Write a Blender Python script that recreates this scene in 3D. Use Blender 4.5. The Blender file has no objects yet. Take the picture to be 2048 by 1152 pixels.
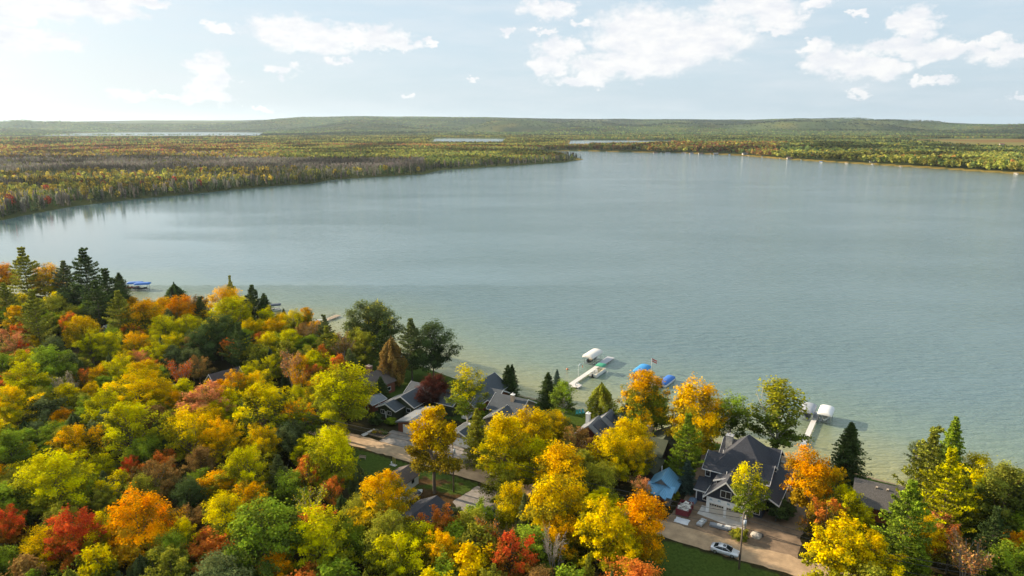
import bpy, math, random
import numpy as np
from mathutils import Matrix, Vector
C = bpy.context.scene.collection
RNG = np.random.default_rng(7)
random.seed(7)
# ---------------------------------------------------------------- camera maths
F = 1365.0; PITCH = math.atan((576-252)/F); H = 77.0; GZ = 2.5
cP, sP = math.cos(PITCH), math.sin(PITCH)
def P(px, py, z=0.0):
    """point of the photograph (2048 px wide) on the plane at height z"""
    x = (px-1024)/F; y = (576-py)/F
    d = (x, cP+y*sP, -sP+y*cP)
    t = (z-H)/d[2]
    return (d[0]*t, d[1]*t, z)
def PY(px, py, Y):
    x = (px-1024)/F; y = (576-py)/F
    d = (x, cP+y*sP, -sP+y*cP); t = Y/d[1]
    return (d[0]*t, Y, H+d[2]*t)
def proj(X, Y, Z):
    Zc = Y*cP-(Z-H)*sP; yc = Y*sP+(Z-H)*cP
    return 1024+F*X/Zc, 576-F*yc/Zc
ROAD = math.radians(-29)
def UV(u, v):
    return (u*math.cos(ROAD)-v*math.sin(ROAD), u*math.sin(ROAD)+v*math.cos(ROAD))
def toUV(x, y):
    return x*math.cos(ROAD)+y*math.sin(ROAD), -x*math.sin(ROAD)+y*math.cos(ROAD)

# ---------------------------------------------------------------- tagging
def tag(o, label=None, cat=None, group=None, kind=None):
    if label: o['label'] = label
    if cat: o['category'] = cat
    if group: o['group'] = group
    if kind: o['kind'] = kind
    return o
def thing(name, label, cat, loc=(0, 0, 0), rz=0.0, group=None):
    o = bpy.data.objects.new(name, None); C.objects.link(o)
    o.empty_display_size = 0.3
    o.location = loc; o.rotation_euler = (0, 0, rz)
    return tag(o, label, cat, group)
def link(name, me, parent=None, mat=None):
    o = bpy.data.objects.new(name, me); C.objects.link(o)
    if mat and not me.materials: me.materials.append(mat)
    if parent: o.parent = parent
    return o

# ---------------------------------------------------------------- materials
MATS = {}
def newmat(name):
    m = bpy.data.materials.new(name); m.use_nodes = True
    nt = m.node_tree; nt.nodes.clear()
    out = nt.nodes.new('ShaderNodeOutputMaterial')
    MATS[name] = m
    return m, nt, out
def N(nt, typ, **kw):
    n = nt.nodes.new(typ)
    for k, v in kw.items():
        if hasattr(n, k): setattr(n, k, v)
        else: n.inputs[k].default_value = v
    return n
def mixc(nt, a, b, fac, blend='MIX'):
    n = nt.nodes.new('ShaderNodeMix'); n.data_type = 'RGBA'; n.blend_type = blend
    for sock, val in ((n.inputs[6], a), (n.inputs[7], b), (n.inputs[0], fac)):
        if hasattr(val, 'is_output') or isinstance(val, bpy.types.NodeSocket): nt.links.new(val, sock)
        else: sock.default_value = (*val, 1) if isinstance(val, tuple) and len(val) == 3 else val
    return n.outputs[2]
def ramp(nt, src, pts):
    n = nt.nodes.new('ShaderNodeValToRGB'); nt.links.new(src, n.inputs[0])
    cr = n.color_ramp
    while len(cr.elements) < len(pts): cr.elements.new(0.5)
    for e, (p, c) in zip(cr.elements, pts):
        e.position = p; e.color = (c, c, c, 1) if not isinstance(c, tuple) else (*c, 1)
    return n.outputs[0]
def noise(nt, scale, detail=3, rough=0.6, co='Object', vec=None, stretch=None):
    tc = N(nt, 'ShaderNodeTexCoord')
    src = tc.outputs[co] if vec is None else vec
    if stretch:
        mp = N(nt, 'ShaderNodeMapping'); mp.inputs['Scale'].default_value = stretch
        nt.links.new(src, mp.inputs[0]); src = mp.outputs[0]
    n = N(nt, 'ShaderNodeTexNoise'); nt.links.new(src, n.inputs['Vector'])
    n.inputs['Scale'].default_value = scale; n.inputs['Detail'].default_value = detail
    n.inputs['Roughness'].default_value = rough
    return n.outputs['Fac']
def paint(name, col, rough=0.6, var=0.15, scale=2.0, bump=0.0, metal=0.0, bscale=None, spec=0.4, stretch=None, col2=None):
    if name in MATS: return MATS[name]
    m, nt, out = newmat(name)
    b = N(nt, 'ShaderNodeBsdfPrincipled')
    b.inputs['Roughness'].default_value = rough; b.inputs['Metallic'].default_value = metal
    b.inputs['Specular IOR Level'].default_value = spec
    f = noise(nt, scale, 5, 0.65, stretch=stretch)
    f = ramp(nt, f, [(0.3, 0.0), (0.7, 1.0)])
    dk = tuple(c*(1-var) for c in col); lt = col2 or tuple(min(1, c*(1+var)) for c in col)
    nt.links.new(mixc(nt, dk, lt, f), b.inputs['Base Color'])
    if bump:
        bp = N(nt, 'ShaderNodeBump'); bp.inputs['Strength'].default_value = bump
        bp.inputs['Distance'].default_value = 0.05
        nt.links.new(noise(nt, bscale or scale*6, 3, stretch=stretch), bp.inputs['Height'])
        nt.links.new(bp.outputs[0], b.inputs['Normal'])
    nt.links.new(b.outputs[0], out.inputs[0])
    return m
def shingle(name, col, rows=3.2, var=0.3, seam=None):
    """courses of roof tiles: rows follow the height, tabs follow the noise"""
    if name in MATS: return MATS[name]
    m, nt, out = newmat(name)
    b = N(nt, 'ShaderNodeBsdfPrincipled'); b.inputs['Roughness'].default_value = 0.8 if not seam else 0.45
    b.inputs['Specular IOR Level'].default_value = 0.3
    w = N(nt, 'ShaderNodeTexWave'); tc = N(nt, 'ShaderNodeTexCoord')
    nt.links.new(tc.outputs['Object'], w.inputs[0])
    w.bands_direction = 'Z' if not seam else seam
    w.inputs['Scale'].default_value = rows if not seam else 1.0; w.inputs['Distortion'].default_value = 0.6 if not seam else 0
    f1 = noise(nt, 5, 4, 0.7); f2 = noise(nt, 0.5, 3)
    c = mixc(nt, tuple(x*(1-var) for x in col), tuple(x*(1+var) for x in col), ramp(nt, f1, [(0.35, 0.), (0.65, 1.)]))
    c = mixc(nt, c, tuple(x*0.75 for x in col), ramp(nt, f2, [(0.4, 0.), (0.7, .7)]))
    c = mixc(nt, c, tuple(x*0.6 for x in col), ramp(nt, w.outputs['Fac'], [(0.0, 0.55), (0.25, 0.0)]))
    nt.links.new(c, b.inputs['Base Color'])
    bp = N(nt, 'ShaderNodeBump'); bp.inputs['Strength'].default_value = 0.5; bp.inputs['Distance'].default_value = 0.03
    nt.links.new(w.outputs['Fac'], bp.inputs['Height']); nt.links.new(bp.outputs[0], b.inputs['Normal'])
    nt.links.new(b.outputs[0], out.inputs[0])
    return m
def siding(name, col, scale=6.0, axis='Z', var=.12):
    if name in MATS: return MATS[name]
    m, nt, out = newmat(name)
    b = N(nt, 'ShaderNodeBsdfPrincipled'); b.inputs['Roughness'].default_value = 0.65
    w = N(nt, 'ShaderNodeTexWave'); w.wave_profile = 'SAW'; w.bands_direction = axis
    tc = N(nt, 'ShaderNodeTexCoord'); nt.links.new(tc.outputs['Object'], w.inputs[0])
    w.inputs['Scale'].default_value = scale/6.283*2
    c = mixc(nt, tuple(x*(1-var) for x in col), tuple(x*(1+var) for x in col), noise(nt, 1.5, 5))
    c = mixc(nt, c, tuple(x*.55 for x in col), ramp(nt, w.outputs['Fac'], [(0.0, 0.8), (0.18, 0.0)]))
    nt.links.new(c, b.inputs['Base Color']); nt.links.new(b.outputs[0], out.inputs[0])
    return m
def glass():
    if 'glass' in MATS: return MATS['glass']
    m, nt, out = newmat('glass')
    b = N(nt, 'ShaderNodeBsdfPrincipled'); b.inputs['Base Color'].default_value = (.015, .02, .025, 1)
    b.inputs['Roughness'].default_value = 0.06; b.inputs['Specular IOR Level'].default_value = 0.7
    nt.links.new(b.outputs[0], out.inputs[0]); return m

def foliage_mat():
    """leaf colour comes from the tree object's own properties ca / cb"""
    m, nt, out = newmat('foliage')
    ca = N(nt, 'ShaderNodeAttribute', attribute_type='OBJECT', attribute_name='ca')
    cb = N(nt, 'ShaderNodeAttribute', attribute_type='OBJECT', attribute_name='cb')
    tn = N(nt, 'ShaderNodeAttribute', attribute_type='GEOMETRY', attribute_name='tint')
    lm = N(nt, 'ShaderNodeAttribute', attribute_type='GEOMETRY', attribute_name='lum')
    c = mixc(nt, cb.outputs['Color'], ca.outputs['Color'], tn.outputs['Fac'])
    hs = N(nt, 'ShaderNodeHueSaturation'); hs.inputs['Saturation'].default_value = 1.05
    mr = N(nt, 'ShaderNodeMapRange'); nt.links.new(lm.outputs['Fac'], mr.inputs[0])
    mr.inputs[3].default_value = 0.62; mr.inputs[4].default_value = 1.38
    nt.links.new(mr.outputs[0], hs.inputs['Value'])
    mh = N(nt, 'ShaderNodeMapRange'); nt.links.new(lm.outputs['Fac'], mh.inputs[0])
    mh.inputs[3].default_value = 0.488; mh.inputs[4].default_value = 0.512
    nt.links.new(mh.outputs[0], hs.inputs['Hue'])
    nt.links.new(c, hs.inputs['Color'])
    d = N(nt, 'ShaderNodeBsdfDiffuse'); t = N(nt, 'ShaderNodeBsdfTranslucent')
    nt.links.new(hs.outputs[0], d.inputs[0]); nt.links.new(hs.outputs[0], t.inputs[0])
    mx = N(nt, 'ShaderNodeMixShader'); mx.inputs[0].default_value = 0.33
    nt.links.new(d.outputs[0], mx.inputs[1]); nt.links.new(t.outputs[0], mx.inputs[2])
    nt.links.new(mx.outputs[0], out.inputs[0])
    return m
def farleaf_mat():
    m, nt, out = newmat('far_foliage')
    a = N(nt, 'ShaderNodeAttribute', attribute_type='GEOMETRY', attribute_name='col')
    d = N(nt, 'ShaderNodeBsdfDiffuse'); t = N(nt, 'ShaderNodeBsdfTranslucent')
    nt.links.new(a.outputs['Color'], d.inputs[0]); nt.links.new(a.outputs['Color'], t.inputs[0])
    mx = N(nt, 'ShaderNodeMixShader'); mx.inputs[0].default_value = 0.35
    nt.links.new(d.outputs[0], mx.inputs[1]); nt.links.new(t.outputs[0], mx.inputs[2])
    nt.links.new(mx.outputs[0], out.inputs[0])
    return m

# ---------------------------------------------------------------- mesh builder
class MB:
    def __init__(s): s.v = []; s.f = []; s.smooth = set()
    def add(s, vs, fs, sm=False):
        n = len(s.v); s.v += [tuple(p) for p in vs]
        for f in fs:
            if sm: s.smooth.add(len(s.f))
            s.f.append(tuple(i+n for i in f))
        return s
    def box(s, x0, x1, y0, y1, z0, z1):
        return s.add([(x, y, z) for z in (z0, z1) for y in (y0, y1) for x in (x0, x1)],
                     [(0, 2, 3, 1), (4, 5, 7, 6), (0, 1, 5, 4), (2, 6, 7, 3), (0, 4, 6, 2), (1, 3, 7, 5)])
    def obox(s, c, size, rz=0, rx=0, ry=0):
        M = Matrix.Translation(c) @ Matrix.Rotation(rz, 4, 'Z') @ Matrix.Rotation(ry, 4, 'Y') @ Matrix.Rotation(rx, 4, 'X')
        a, b, d = size[0]/2, size[1]/2, size[2]/2
        vs = [M @ Vector((x, y, z)) for z in (-d, d) for y in (-b, b) for x in (-a, a)]
        return s.add(vs, [(0, 2, 3, 1), (4, 5, 7, 6), (0, 1, 5, 4), (2, 6, 7, 3), (0, 4, 6, 2), (1, 3, 7, 5)])
    def prism(s, prof, axis, a0, a1):
        """extrude a closed profile; axis 'x': prof in (y,z); 'y': prof in (x,z)"""
        n = len(prof)
        if axis == 'x': vs = [(a0, p, q) for p, q in prof]+[(a1, p, q) for p, q in prof]
        elif axis == 'y': vs = [(p, a0, q) for p, q in prof]+[(p, a1, q) for p, q in prof]
        else: vs = [(p, q, a0) for p, q in prof]+[(p, q, a1) for p, q in prof]
        fs = [tuple(range(n))[::-1], tuple(range(n, 2*n))]+[(i, (i+1) % n, n+(i+1) % n, n+i) for i in range(n)]
        return s.add(vs, fs)
    def tube(s, pts, rads, k=6, cap=True):
        pts = [Vector(p) for p in pts]
        if not hasattr(rads, '__len__'): rads = [rads]*len(pts)
        rings = []; vs = []
        for i, p in enumerate(pts):
            d = (pts[min(i+1, len(pts)-1)]-pts[max(i-1, 0)]).normalized()
            a = d.orthogonal().normalized() if abs(d.z) < 0.9 else d.cross(Vector((0, 1, 0))).normalized()
            b = d.cross(a)
            for j in range(k):
                t = 2*math.pi*j/k
                vs.append(p+(a*math.cos(t)+b*math.sin(t))*rads[i])
        fs = [(i*k+j, i*k+(j+1) % k, (i+1)*k+(j+1) % k, (i+1)*k+j) for i in range(len(pts)-1) for j in range(k)]
        s.add(vs, fs, True)
        if cap:
            n = len(s.v)-len(vs); s.f.append(tuple(n+j for j in range(k))[::-1]); s.f.append(tuple(n+(len(pts)-1)*k+j for j in range(k)))
        return s
    def loft(s, rings, closed=True, cap=True, sm=True):
        k = len(rings[0]); vs = [p for r in rings for p in r]
        fs = [(i*k+j, i*k+(j+1) % k, (i+1)*k+(j+1) % k, (i+1)*k+j) for i in range(len(rings)-1) for j in range(k if closed else k-1)]
        n = len(s.v); s.add(vs, fs, sm)
        if cap: s.f.append(tuple(n+j for j in range(k))[::-1]); s.f.append(tuple(n+(len(rings)-1)*k+j for j in range(k)))
        return s
    def build(s, name, mat, parent=None, bevel=0):
        me = bpy.data.meshes.new(name); me.from_pydata(s.v, [], s.f)
        if s.smooth:
            fl = np.zeros(len(me.polygons), bool); fl[[i for i in s.smooth if i < len(fl)]] = True
            me.polygons.foreach_set('use_smooth', fl)
        me.materials.append(mat); me.update()
        o = link(name, me, parent)
        if bevel:
            b = o.modifiers.new('bevel', 'BEVEL'); b.width = bevel; b.segments = 2; b.limit_method = 'ANGLE'
        return o
def quads_mesh(name, V, attrs=None, mat=None, colors=None):
    """V (n,4,3) array of loose quads"""
    n = len(V); me = bpy.data.meshes.new(name)
    me.vertices.add(4*n); me.vertices.foreach_set('co', V.reshape(-1).astype(np.float32))
    me.loops.add(4*n); me.loops.foreach_set('vertex_index', np.arange(4*n, dtype=np.int32))
    me.polygons.add(n); me.polygons.foreach_set('loop_start', np.arange(0, 4*n, 4, dtype=np.int32))
    me.update(calc_edges=True)
    for k, a in (attrs or {}).items():
        at = me.attributes.new(k, 'FLOAT', 'FACE'); at.data.foreach_set('value', a.astype(np.float32))
    if colors is not None:
        at = me.attributes.new('col', 'FLOAT_COLOR', 'FACE')
        c4 = np.ones((n, 4), np.float32); c4[:, :3] = colors; at.data.foreach_set('color', c4.reshape(-1))
    if mat: me.materials.append(mat)
    return me
FOL = foliage_mat(); FARL = farleaf_mat()

# ---------------------------------------------------------------- value noise
def vnoise(x, y, s, seed=0):
    x = np.asarray(x)/s; y = np.asarray(y)/s
    xi = np.floor(x).astype(np.int64); yi = np.floor(y).astype(np.int64); xf = x-xi; yf = y-yi
    def h(a, b):
        n = (a*374761393+b*668265263+seed*982451653) & 0x7fffffff
        n = ((n ^ (n >> 13))*1274126177) & 0x7fffffff
        return ((n ^ (n >> 16)) & 0xffff)/65535.0
    u = xf*xf*(3-2*xf); v = yf*yf*(3-2*yf)
    return (h(xi, yi)*(1-u)+h(xi+1, yi)*u)*(1-v)+(h(xi, yi+1)*(1-u)+h(xi+1, yi+1)*u)*v
def fbm(x, y, s, o=3, seed=0):
    r = 0; a = .5
    for i in range(o): r = r+a*vnoise(x, y, s/2**i, seed+i); a *= .5
    return r/(1-.5**o)
# ================================================================ SETTING
near_px = [(-700, 500), (-400, 520), (0, 585), (150, 598), (260, 612), (400, 628), (540, 642), (640, 657), (760, 703), (870, 743), (905, 756), (980, 777),
           (1080, 800), (1170, 822), (1330, 862), (1500, 898), (1600, 919), (1660, 934), (1720, 948), (1800, 971), (1960, 1008), (2100, 1043), (2600, 1160)]
far_px = [(2900, 420), (2400, 375), (2048, 349), (2000, 346), (1850, 336), (1700, 327), (1560, 318), (1480, 311), (1360, 306), (1240, 304), (1160, 302), (1090, 303),
          (1080, 306), (1120, 311), (1152, 315), (1167, 319), (1130, 324.5), (1060, 329), (960, 335), (880, 340), (850, 348), (720, 356), (660, 360), (620, 368), (560, 371),
          (480, 378), (380, 388), (260, 399), (150, 412), (60, 428), (0, 441), (-200, 468), (-500, 490)]
def poly(pxs): return np.array([P(a, b, 0)[:2] for a, b in pxs])
LAKES = [poly(near_px+far_px),
         poly([(60, 271.5), (300, 271.8), (520, 272), (530, 265), (400, 263.3), (305, 263.8), (150, 266.2)]),
         poly([(860, 288), (1000, 288.5), (1010, 277.3), (870, 276.6)]),
         poly([(1135, 294), (1200, 294), (1340, 293), (1345, 281.6), (1200, 280.4), (1140, 281.0)])]
def sdist(x, y):
    """signed distance to the nearest waterline, positive on land"""
    x = np.asarray(x, float); y = np.asarray(y, float)
    best = np.full(x.shape, 1e9); inside = np.zeros(x.shape, bool)
    for pg in LAKES:
        ins = np.zeros(x.shape, bool); n = len(pg)
        for i in range(n):
            ax, ay = pg[i]; bx, by = pg[(i+1) % n]
            dx, dy = bx-ax, by-ay
            t = np.clip(((x-ax)*dx+(y-ay)*dy)/(dx*dx+dy*dy), 0, 1)
            best = np.minimum(best, np.hypot(x-ax-t*dx, y-ay-t*dy))
            c = (ay > y) != (by > y)
            ins ^= c & (x < (bx-ax)*(y-ay)/(by-ay+1e-12)+ax)
        inside |= ins
    return np.where(inside, -best, best)
SKY_X = [-800, -300, 0, 60, 150, 300, 480, 560, 640, 730, 850, 1000, 1200, 1400, 1560, 1640, 1740, 1800, 1880, 1960, 2048, 2500, 3000]
SKY_Y = [252, 250, 249, 246.5, 243.5, 241, 241.5, 236.5, 235.5, 234, 236, 238, 240, 241, 241.5, 240.5, 240.5, 240, 245.5, 249, 251, 250, 251]
FAR_Y = [247, 247, 247.5, 246, 243.5, 241, 241, 240, 240, 240, 240, 240, 240.5, 241, 241, 244, 246, 247, 249, 250, 250.5, 249, 250]
def rowz(row, Y):
    y = (576-row)/F; return H+Y/(cP+y*sP)*(-sP+y*cP)
def ground(x, y):
    x = np.asarray(x, float); y = np.asarray(y, float)
    sd = sdist(x, y)
    z = np.where(sd > 0, np.minimum(GZ, sd*0.25), np.maximum(-3.0, sd*0.12))
    Y = np.maximum(y, 1.0)
    px = 1024+F*x/(Y*cP+(H-50)*sP)
    sky = np.interp(px, SKY_X, SKY_Y); fy = np.interp(px, SKY_X, FAR_Y)
    sky = sky+2.2*(fbm(px*40, px*0, 2600, 3, 5)-.5)
    z1 = rowz(255.5+1.5*np.sin(px/170.), 8600.0)
    # low wooded spit left of the far lake
    spit = np.clip((430-px)/180, 0, 1); spit = spit*spit*(3-2*spit)
    z1 = z1*(1-spit)+rowz(254.2, 8600.)*spit
    z2 = rowz(sky, 11200.0); z3 = rowz(fy, 16500.0)
    def sm(a, b): t = np.clip((Y-a)/(b-a), 0, 1); return t*t*(3-2*t)
    lo = .55+.45*np.clip((px-430)/170, 0, 1)
    hz = z1*sm(5200, 8600)
    hz = np.where(sd < 0, 0, hz*np.clip(sd/900, 0, 1))
    hz = hz+(z2-z1)*sm(8600, 11200)*lo
    base = z1+(z2-z1)*lo
    hz = np.where(Y > 11200, base+(z3-base)*sm(11700, 16500), hz)
    rough = (np.clip((fbm((x+y*.7)/1.5, y, 620, 2, 3)-.5)*3.2, -1, 1)*78+(fbm(x, y, 400, 2, 13)-.5)*30)*sm(6000, 7600)*np.clip(1-(Y-9500)/1300, 0.06, 1)*np.clip(sd/1500, 0, 1)
    hz = np.where(Y > 17000, z3, hz+rough)
    # a wooded rise behind the right-hand shore and on the isthmus
    rise = 9*np.clip((sd-25)/90, 0, 1)*np.clip((Y-1700)/200, 0, 1)*np.clip((2650-Y)/250, 0, 1)*np.clip((px-1260)/60, 0, 1)*np.clip((1900-px)/250, 0, 1)
    return np.maximum(z+np.maximum(hz, 0)+rise, np.minimum(z, hz)) if False else z+np.maximum(hz, 0)+rise
def gz(x, y): return float(ground(np.array([x]), np.array([y]))[0])

def polar(name, rs, th, zf, colf=None):
    R, T = np.meshgrid(rs, th, indexing='ij')
    X = R*np.sin(T); Y = R*np.cos(T); Z = zf(X, Y)
    n, m = R.shape
    me = bpy.data.meshes.new(name)
    me.vertices.add(n*m); me.vertices.foreach_set('co', np.stack([X, Y, Z], -1).reshape(-1).astype(np.float32))
    i = np.arange(n-1)[:, None]*m; j = np.arange(m-1)[None]
    q = np.stack([i+j, i+j+1, i+m+j+1, i+m+j], -1).reshape(-1, 4)[:, ::-1]
    me.loops.add(q.size); me.loops.foreach_set('vertex_index', q.reshape(-1).astype(np.int32))
    me.polygons.add(len(q)); me.polygons.foreach_set('loop_start', np.arange(0, q.size, 4, dtype=np.int32))
    me.polygons.foreach_set('use_smooth', np.ones(len(q), bool))
    me.update(calc_edges=True)
    if colf is not None:
        c4 = np.ones((n*m, 4), np.float32); cc_ = colf(X.ravel(), Y.ravel(), Z.ravel()); c4[:, :cc_.shape[1]] = cc_
        at = me.attributes.new('col', 'FLOAT_COLOR', 'POINT'); at.data.foreach_set('color', c4.reshape(-1))
    return me
th_f = np.radians(np.concatenate([np.arange(-180, -60, 6), np.arange(-60, -42, 1.5), np.arange(-42, 42, .22), np.arange(42, 60, 1.5), np.arange(60, 180.1, 6)]))
rs_f = np.concatenate([[0.5, 20, 40, 60], np.geomspace(75, 300, 200), np.geomspace(302, 6000, 200)[1:], np.geomspace(6050, 20000, 150), [24000, 30000]])
def inpoly(x, y, pg):
    ins = np.zeros(np.shape(x), bool)
    for i in range(len(pg)):
        ax, ay = pg[i][:2]; bx, by = pg[(i+1) % len(pg)][:2]
        c = (ay > y) != (by > y); ins ^= c & (x < (bx-ax)*(y-ay)/(by-ay+1e-12)+ax)
    return ins
LAWN = [P(a, b, GZ) for a, b in [(712, 898), (960, 968), (905, 1004), (880, 1030), (800, 1060), (700, 1010), (690, 950)]]
LAWN2 = [P(a, b, GZ) for a, b in [(1330, 1080), (1560, 1150), (1700, 1300), (1200, 1300), (1290, 1120)]]
LITTER = [P(a, b, GZ) for a, b in [(810, 1020), (845, 975), (885, 985), (935, 992), (900, 1010), (880, 1060), (800, 1060)]]
MARSH = [P(a, b, GZ) for a, b in [(1790, 283), (1840, 279), (1960, 277.5), (2100, 279), (2300, 292), (2048, 300), (1930, 296), (1860, 287)]]
def gcol(x, y, z):
    sd = sdist(x, y); u, v = toUV(x, y)
    c = np.empty((len(x), 3)); n1 = fbm(x, y, 9, 3, 1)[:, None]; n2 = fbm(x, y, 300, 4, 9)[:, None]
    floor = np.array([.045, .04, .018])*(.6+.8*n1)
    c[:] = floor
    grass = np.array([.075, .115, .022])*(.7+.6*n1)+np.array([.03, .02, .0])*np.clip(fbm(x, y, 4, 2, 44)[:, None]-.45, 0, 1)
    lot = (v > 137) & (u > -150) & (sd > 0) & (sd < 60) & (y < 400)
    lot |= inpoly(x, y, LAWN) | inpoly(x, y, LAWN2)
    c[lot] = grass[lot]
    lit = inpoly(x, y, LITTER) | ((fbm(x, y, 7, 3, 17) > .68) & inpoly(x, y, LAWN))
    c[lit] = (np.array([.105, .065, .03])*(.6+.7*n1))[lit]
    sand = (sd > -4) & (sd < 1.6) & (y < 400) & (u > -110)
    c[sand] = np.array([.34, .27, .18])
    far = y > 520
    fc = np.array([.085, .095, .035])*(.6+.8*n2)
    c[far] = fc[far]
    dist = y > 3200
    n3 = np.clip((fbm(x, y, 700, 3, 21)-.5)*3+.5, 0, 1)[:, None]; n4 = fbm(x, y, 160, 2, 31)[:, None]
    hc = np.array([.085, .11, .04])*(.45+.95*n3)+np.array([.13, .07, .0])*np.clip(n4-.42, 0, 1)*1.3
    c[dist] = hc[dist]
    field = (y > 7500) & (fbm(x, y, 900, 2, 77) > .74)
    c[field] = [.17, .17, .05]
    mh = inpoly(x, y, MARSH); mt = np.clip((fbm(x/4, y, 130, 3, 8)-.42)*5, 0, 1)[:, None]; c[mh] = (np.array([.23, .21, .07])*(1-mt)+np.array([.24, .13, .05])*mt)[mh]
    reed = (sd > -2) & (sd < 14) & (y > 600) & (x > 150)
    c[reed] = np.array([.30, .22, .06])
    return c
gm, nt, out = newmat('ground_cover')
a = N(nt, 'ShaderNodeAttribute', attribute_type='GEOMETRY', attribute_name='col')
b = N(nt, 'ShaderNodeBsdfDiffuse')
f = noise(nt, 1.6, 6, .75); f2 = noise(nt, 0.02, 5, .7)
c = mixc(nt, a.outputs['Color'], (0, 0, 0), ramp(nt, f, [(.3, .55), (.6, 0.)]))
c = mixc(nt, c, (.5, .5, .5), ramp(nt, f2, [(.35, .0), (.75, .0)]))
nt.links.new(c, b.inputs[0])
bp = N(nt, 'ShaderNodeBump'); bp.inputs['Strength'].default_value = .6; bp.inputs['Distance'].default_value = .3
nt.links.new(f, bp.inputs['Height']); nt.links.new(bp.outputs[0], b.inputs['Normal'])
nt.links.new(b.outputs[0], out.inputs[0])
g = link('ground', polar('ground', rs_f, th_f, ground, gcol), None, gm); g['kind'] = 'structure'

# ---- water: one sheet, bed colour shows through in the shallows
def wcol(x, y, z):
    d = np.clip(-sdist(x, y), 0, 1e5)
    d = d*(.75+.5*fbm(x, y, 45, 3, 12))
    t = np.clip(d/66, 0, 1)[:, None]; near = ((y < 520)*np.clip((-150+520-y*0)/100, 0, 1))[:, None]
    shallow = np.array([.27, .26, .095]); mid = np.array([.15, .21, .155]); deep = np.array([.108, .178, .186])
    c = np.where(t < .45, shallow+(mid-shallow)*(t/.45), mid+(deep-mid)*((t-.45)/.55))
    d0 = np.clip(-sdist(x, y), 0, 1e5)          # calm water in the lee of the far left shore
    lee = np.exp(-d0/110)*np.clip((150-x)/150, 0, 1)*(y > 330)+.75*np.exp(-((x+330)**2+(y-470)**2)/230.**2)
    return np.concatenate([np.where(near > 0, c, deep), (1-.93*np.clip(lee*(.7+.6*fbm(x/3, y, 40, 2, 5)), 0, 1))[:, None]], 1)
wm, nt, out = newmat('lake_water')
a = N(nt, 'ShaderNodeAttribute', attribute_type='GEOMETRY', attribute_name='col')
b = N(nt, 'ShaderNodeBsdfPrincipled'); b.inputs['IOR'].default_value = 1.5
b.inputs['Roughness'].default_value = .09; b.inputs['Specular IOR Level'].default_value = .5
nt.links.new(a.outputs['Color'], b.inputs['Base Color'])
h1 = noise(nt, .29, 4, .58, stretch=(.45, 1.45, 1)); h2 = noise(nt, 1.0, 3, .6, stretch=(.55, 1.3, 1)); h3 = noise(nt, .012, 3, .6, stretch=(.35, 1, 1))
ad = N(nt, 'ShaderNodeMath', operation='MULTIPLY_ADD'); nt.links.new(h2, ad.inputs[0]); ad.inputs[1].default_value = .36; nt.links.new(h1, ad.inputs[2])
bp = N(nt, 'ShaderNodeBump'); bp.inputs['Distance'].default_value = 1.0
nt.links.new(ad.outputs[0], bp.inputs['Height'])
st = N(nt, 'ShaderNodeMapRange'); nt.links.new(h3, st.inputs[0]); st.inputs[1].default_value = .35; st.inputs[2].default_value = .65
st.inputs[3].default_value = .55; st.inputs[4].default_value = 1.0
sm_ = N(nt, 'ShaderNodeMath', operation='MULTIPLY'); nt.links.new(st.outputs[0], sm_.inputs[0]); nt.links.new(a.outputs['Alpha'], sm_.inputs[1]); nt.links.new(sm_.outputs[0], bp.inputs['Strength']); nt.links.new(bp.outputs[0], b.inputs['Normal'])
nt.links.new(b.outputs[0], out.inputs[0])
th_w = np.radians(np.arange(-62, 62, .5)); rs_w = np.concatenate([np.geomspace(100, 700, 190), np.geomspace(705, 9800, 60)])
w = link('water', polar('water', rs_w, th_w, lambda x, y: x*0, wcol), None, wm); w['kind'] = 'structure'

# ---- flat sheets: road, drives, slabs
def sheet(name, pts, mat, dz, jit=.25, step=1.2):
    rr = random.Random(hash(name) % 1000 if False else len(name)*7+len(pts))
    o = []
    for i in range(len(pts)):
        a = Vector(pts[i][:2]); b_ = Vector(pts[(i+1) % len(pts)][:2]); n = max(1, int((b_-a).length/step))
        for k in range(n):
            p = a.lerp(b_, k/n); o.append((p.x+rr.uniform(-jit, jit)*(k > 0), p.y+rr.uniform(-jit, jit)*(k > 0), GZ+dz))
    me = bpy.data.meshes.new(name); me.from_pydata(o, [], [tuple(range(len(o)))])
    me.update()
    if me.polygons[0].normal.z < 0: me.flip_normals()
    ob = link(name, me, None, mat); ob['kind'] = 'structure'; return ob
dirt = paint('dirt', (.22, .155, .10), .95, .45, .35, .5, bscale=3)
roadm = paint('road_gravel', (.42, .295, .175), .95, .30, .5, .5, bscale=6, stretch=(1, 1, 1))
gravel = paint('gravel', (.25, .225, .20), .95, .3, .9, .6, bscale=9)
conc = paint('concrete', (.52, .50, .47), .85, .18, .6, .2)
uvp = lambda L: [UV(u, v) for u, v in L]
sheet('road', uvp([(-190, 113.0), (-120, 112.9), (-60, 113.2), (-25, 112.4), (0, 112.3), (40, 112.0), (40, 117.6), (0, 117.9), (-25, 117.8), (-60, 118.2), (-120, 118.0), (-190, 118.2)]), roadm, .012)
pxp = lambda L: [P(a, b, GZ) for a, b in L]
sheet('dirt_yard', pxp([(1325, 1043), (1362, 1008), (1385, 960), (1410, 900), (1560, 905), (1600, 950), (1640, 1010), (1606, 1060), (1596, 1117), (1330, 1046)]), dirt, .004, .4)
sheet('gravel_drive', pxp([(758, 882), (785, 860), (826, 868), (832, 904)]), gravel, .006)
sheet('concrete_drive', pxp([(850, 911), (894, 886), (955, 908), (960, 945)]), gravel, .006)
sheet('side_drive', pxp([(905, 1004), (955, 972), (1020, 990), (1000, 1040), (918, 1026)]), gravel, .006)
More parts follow.
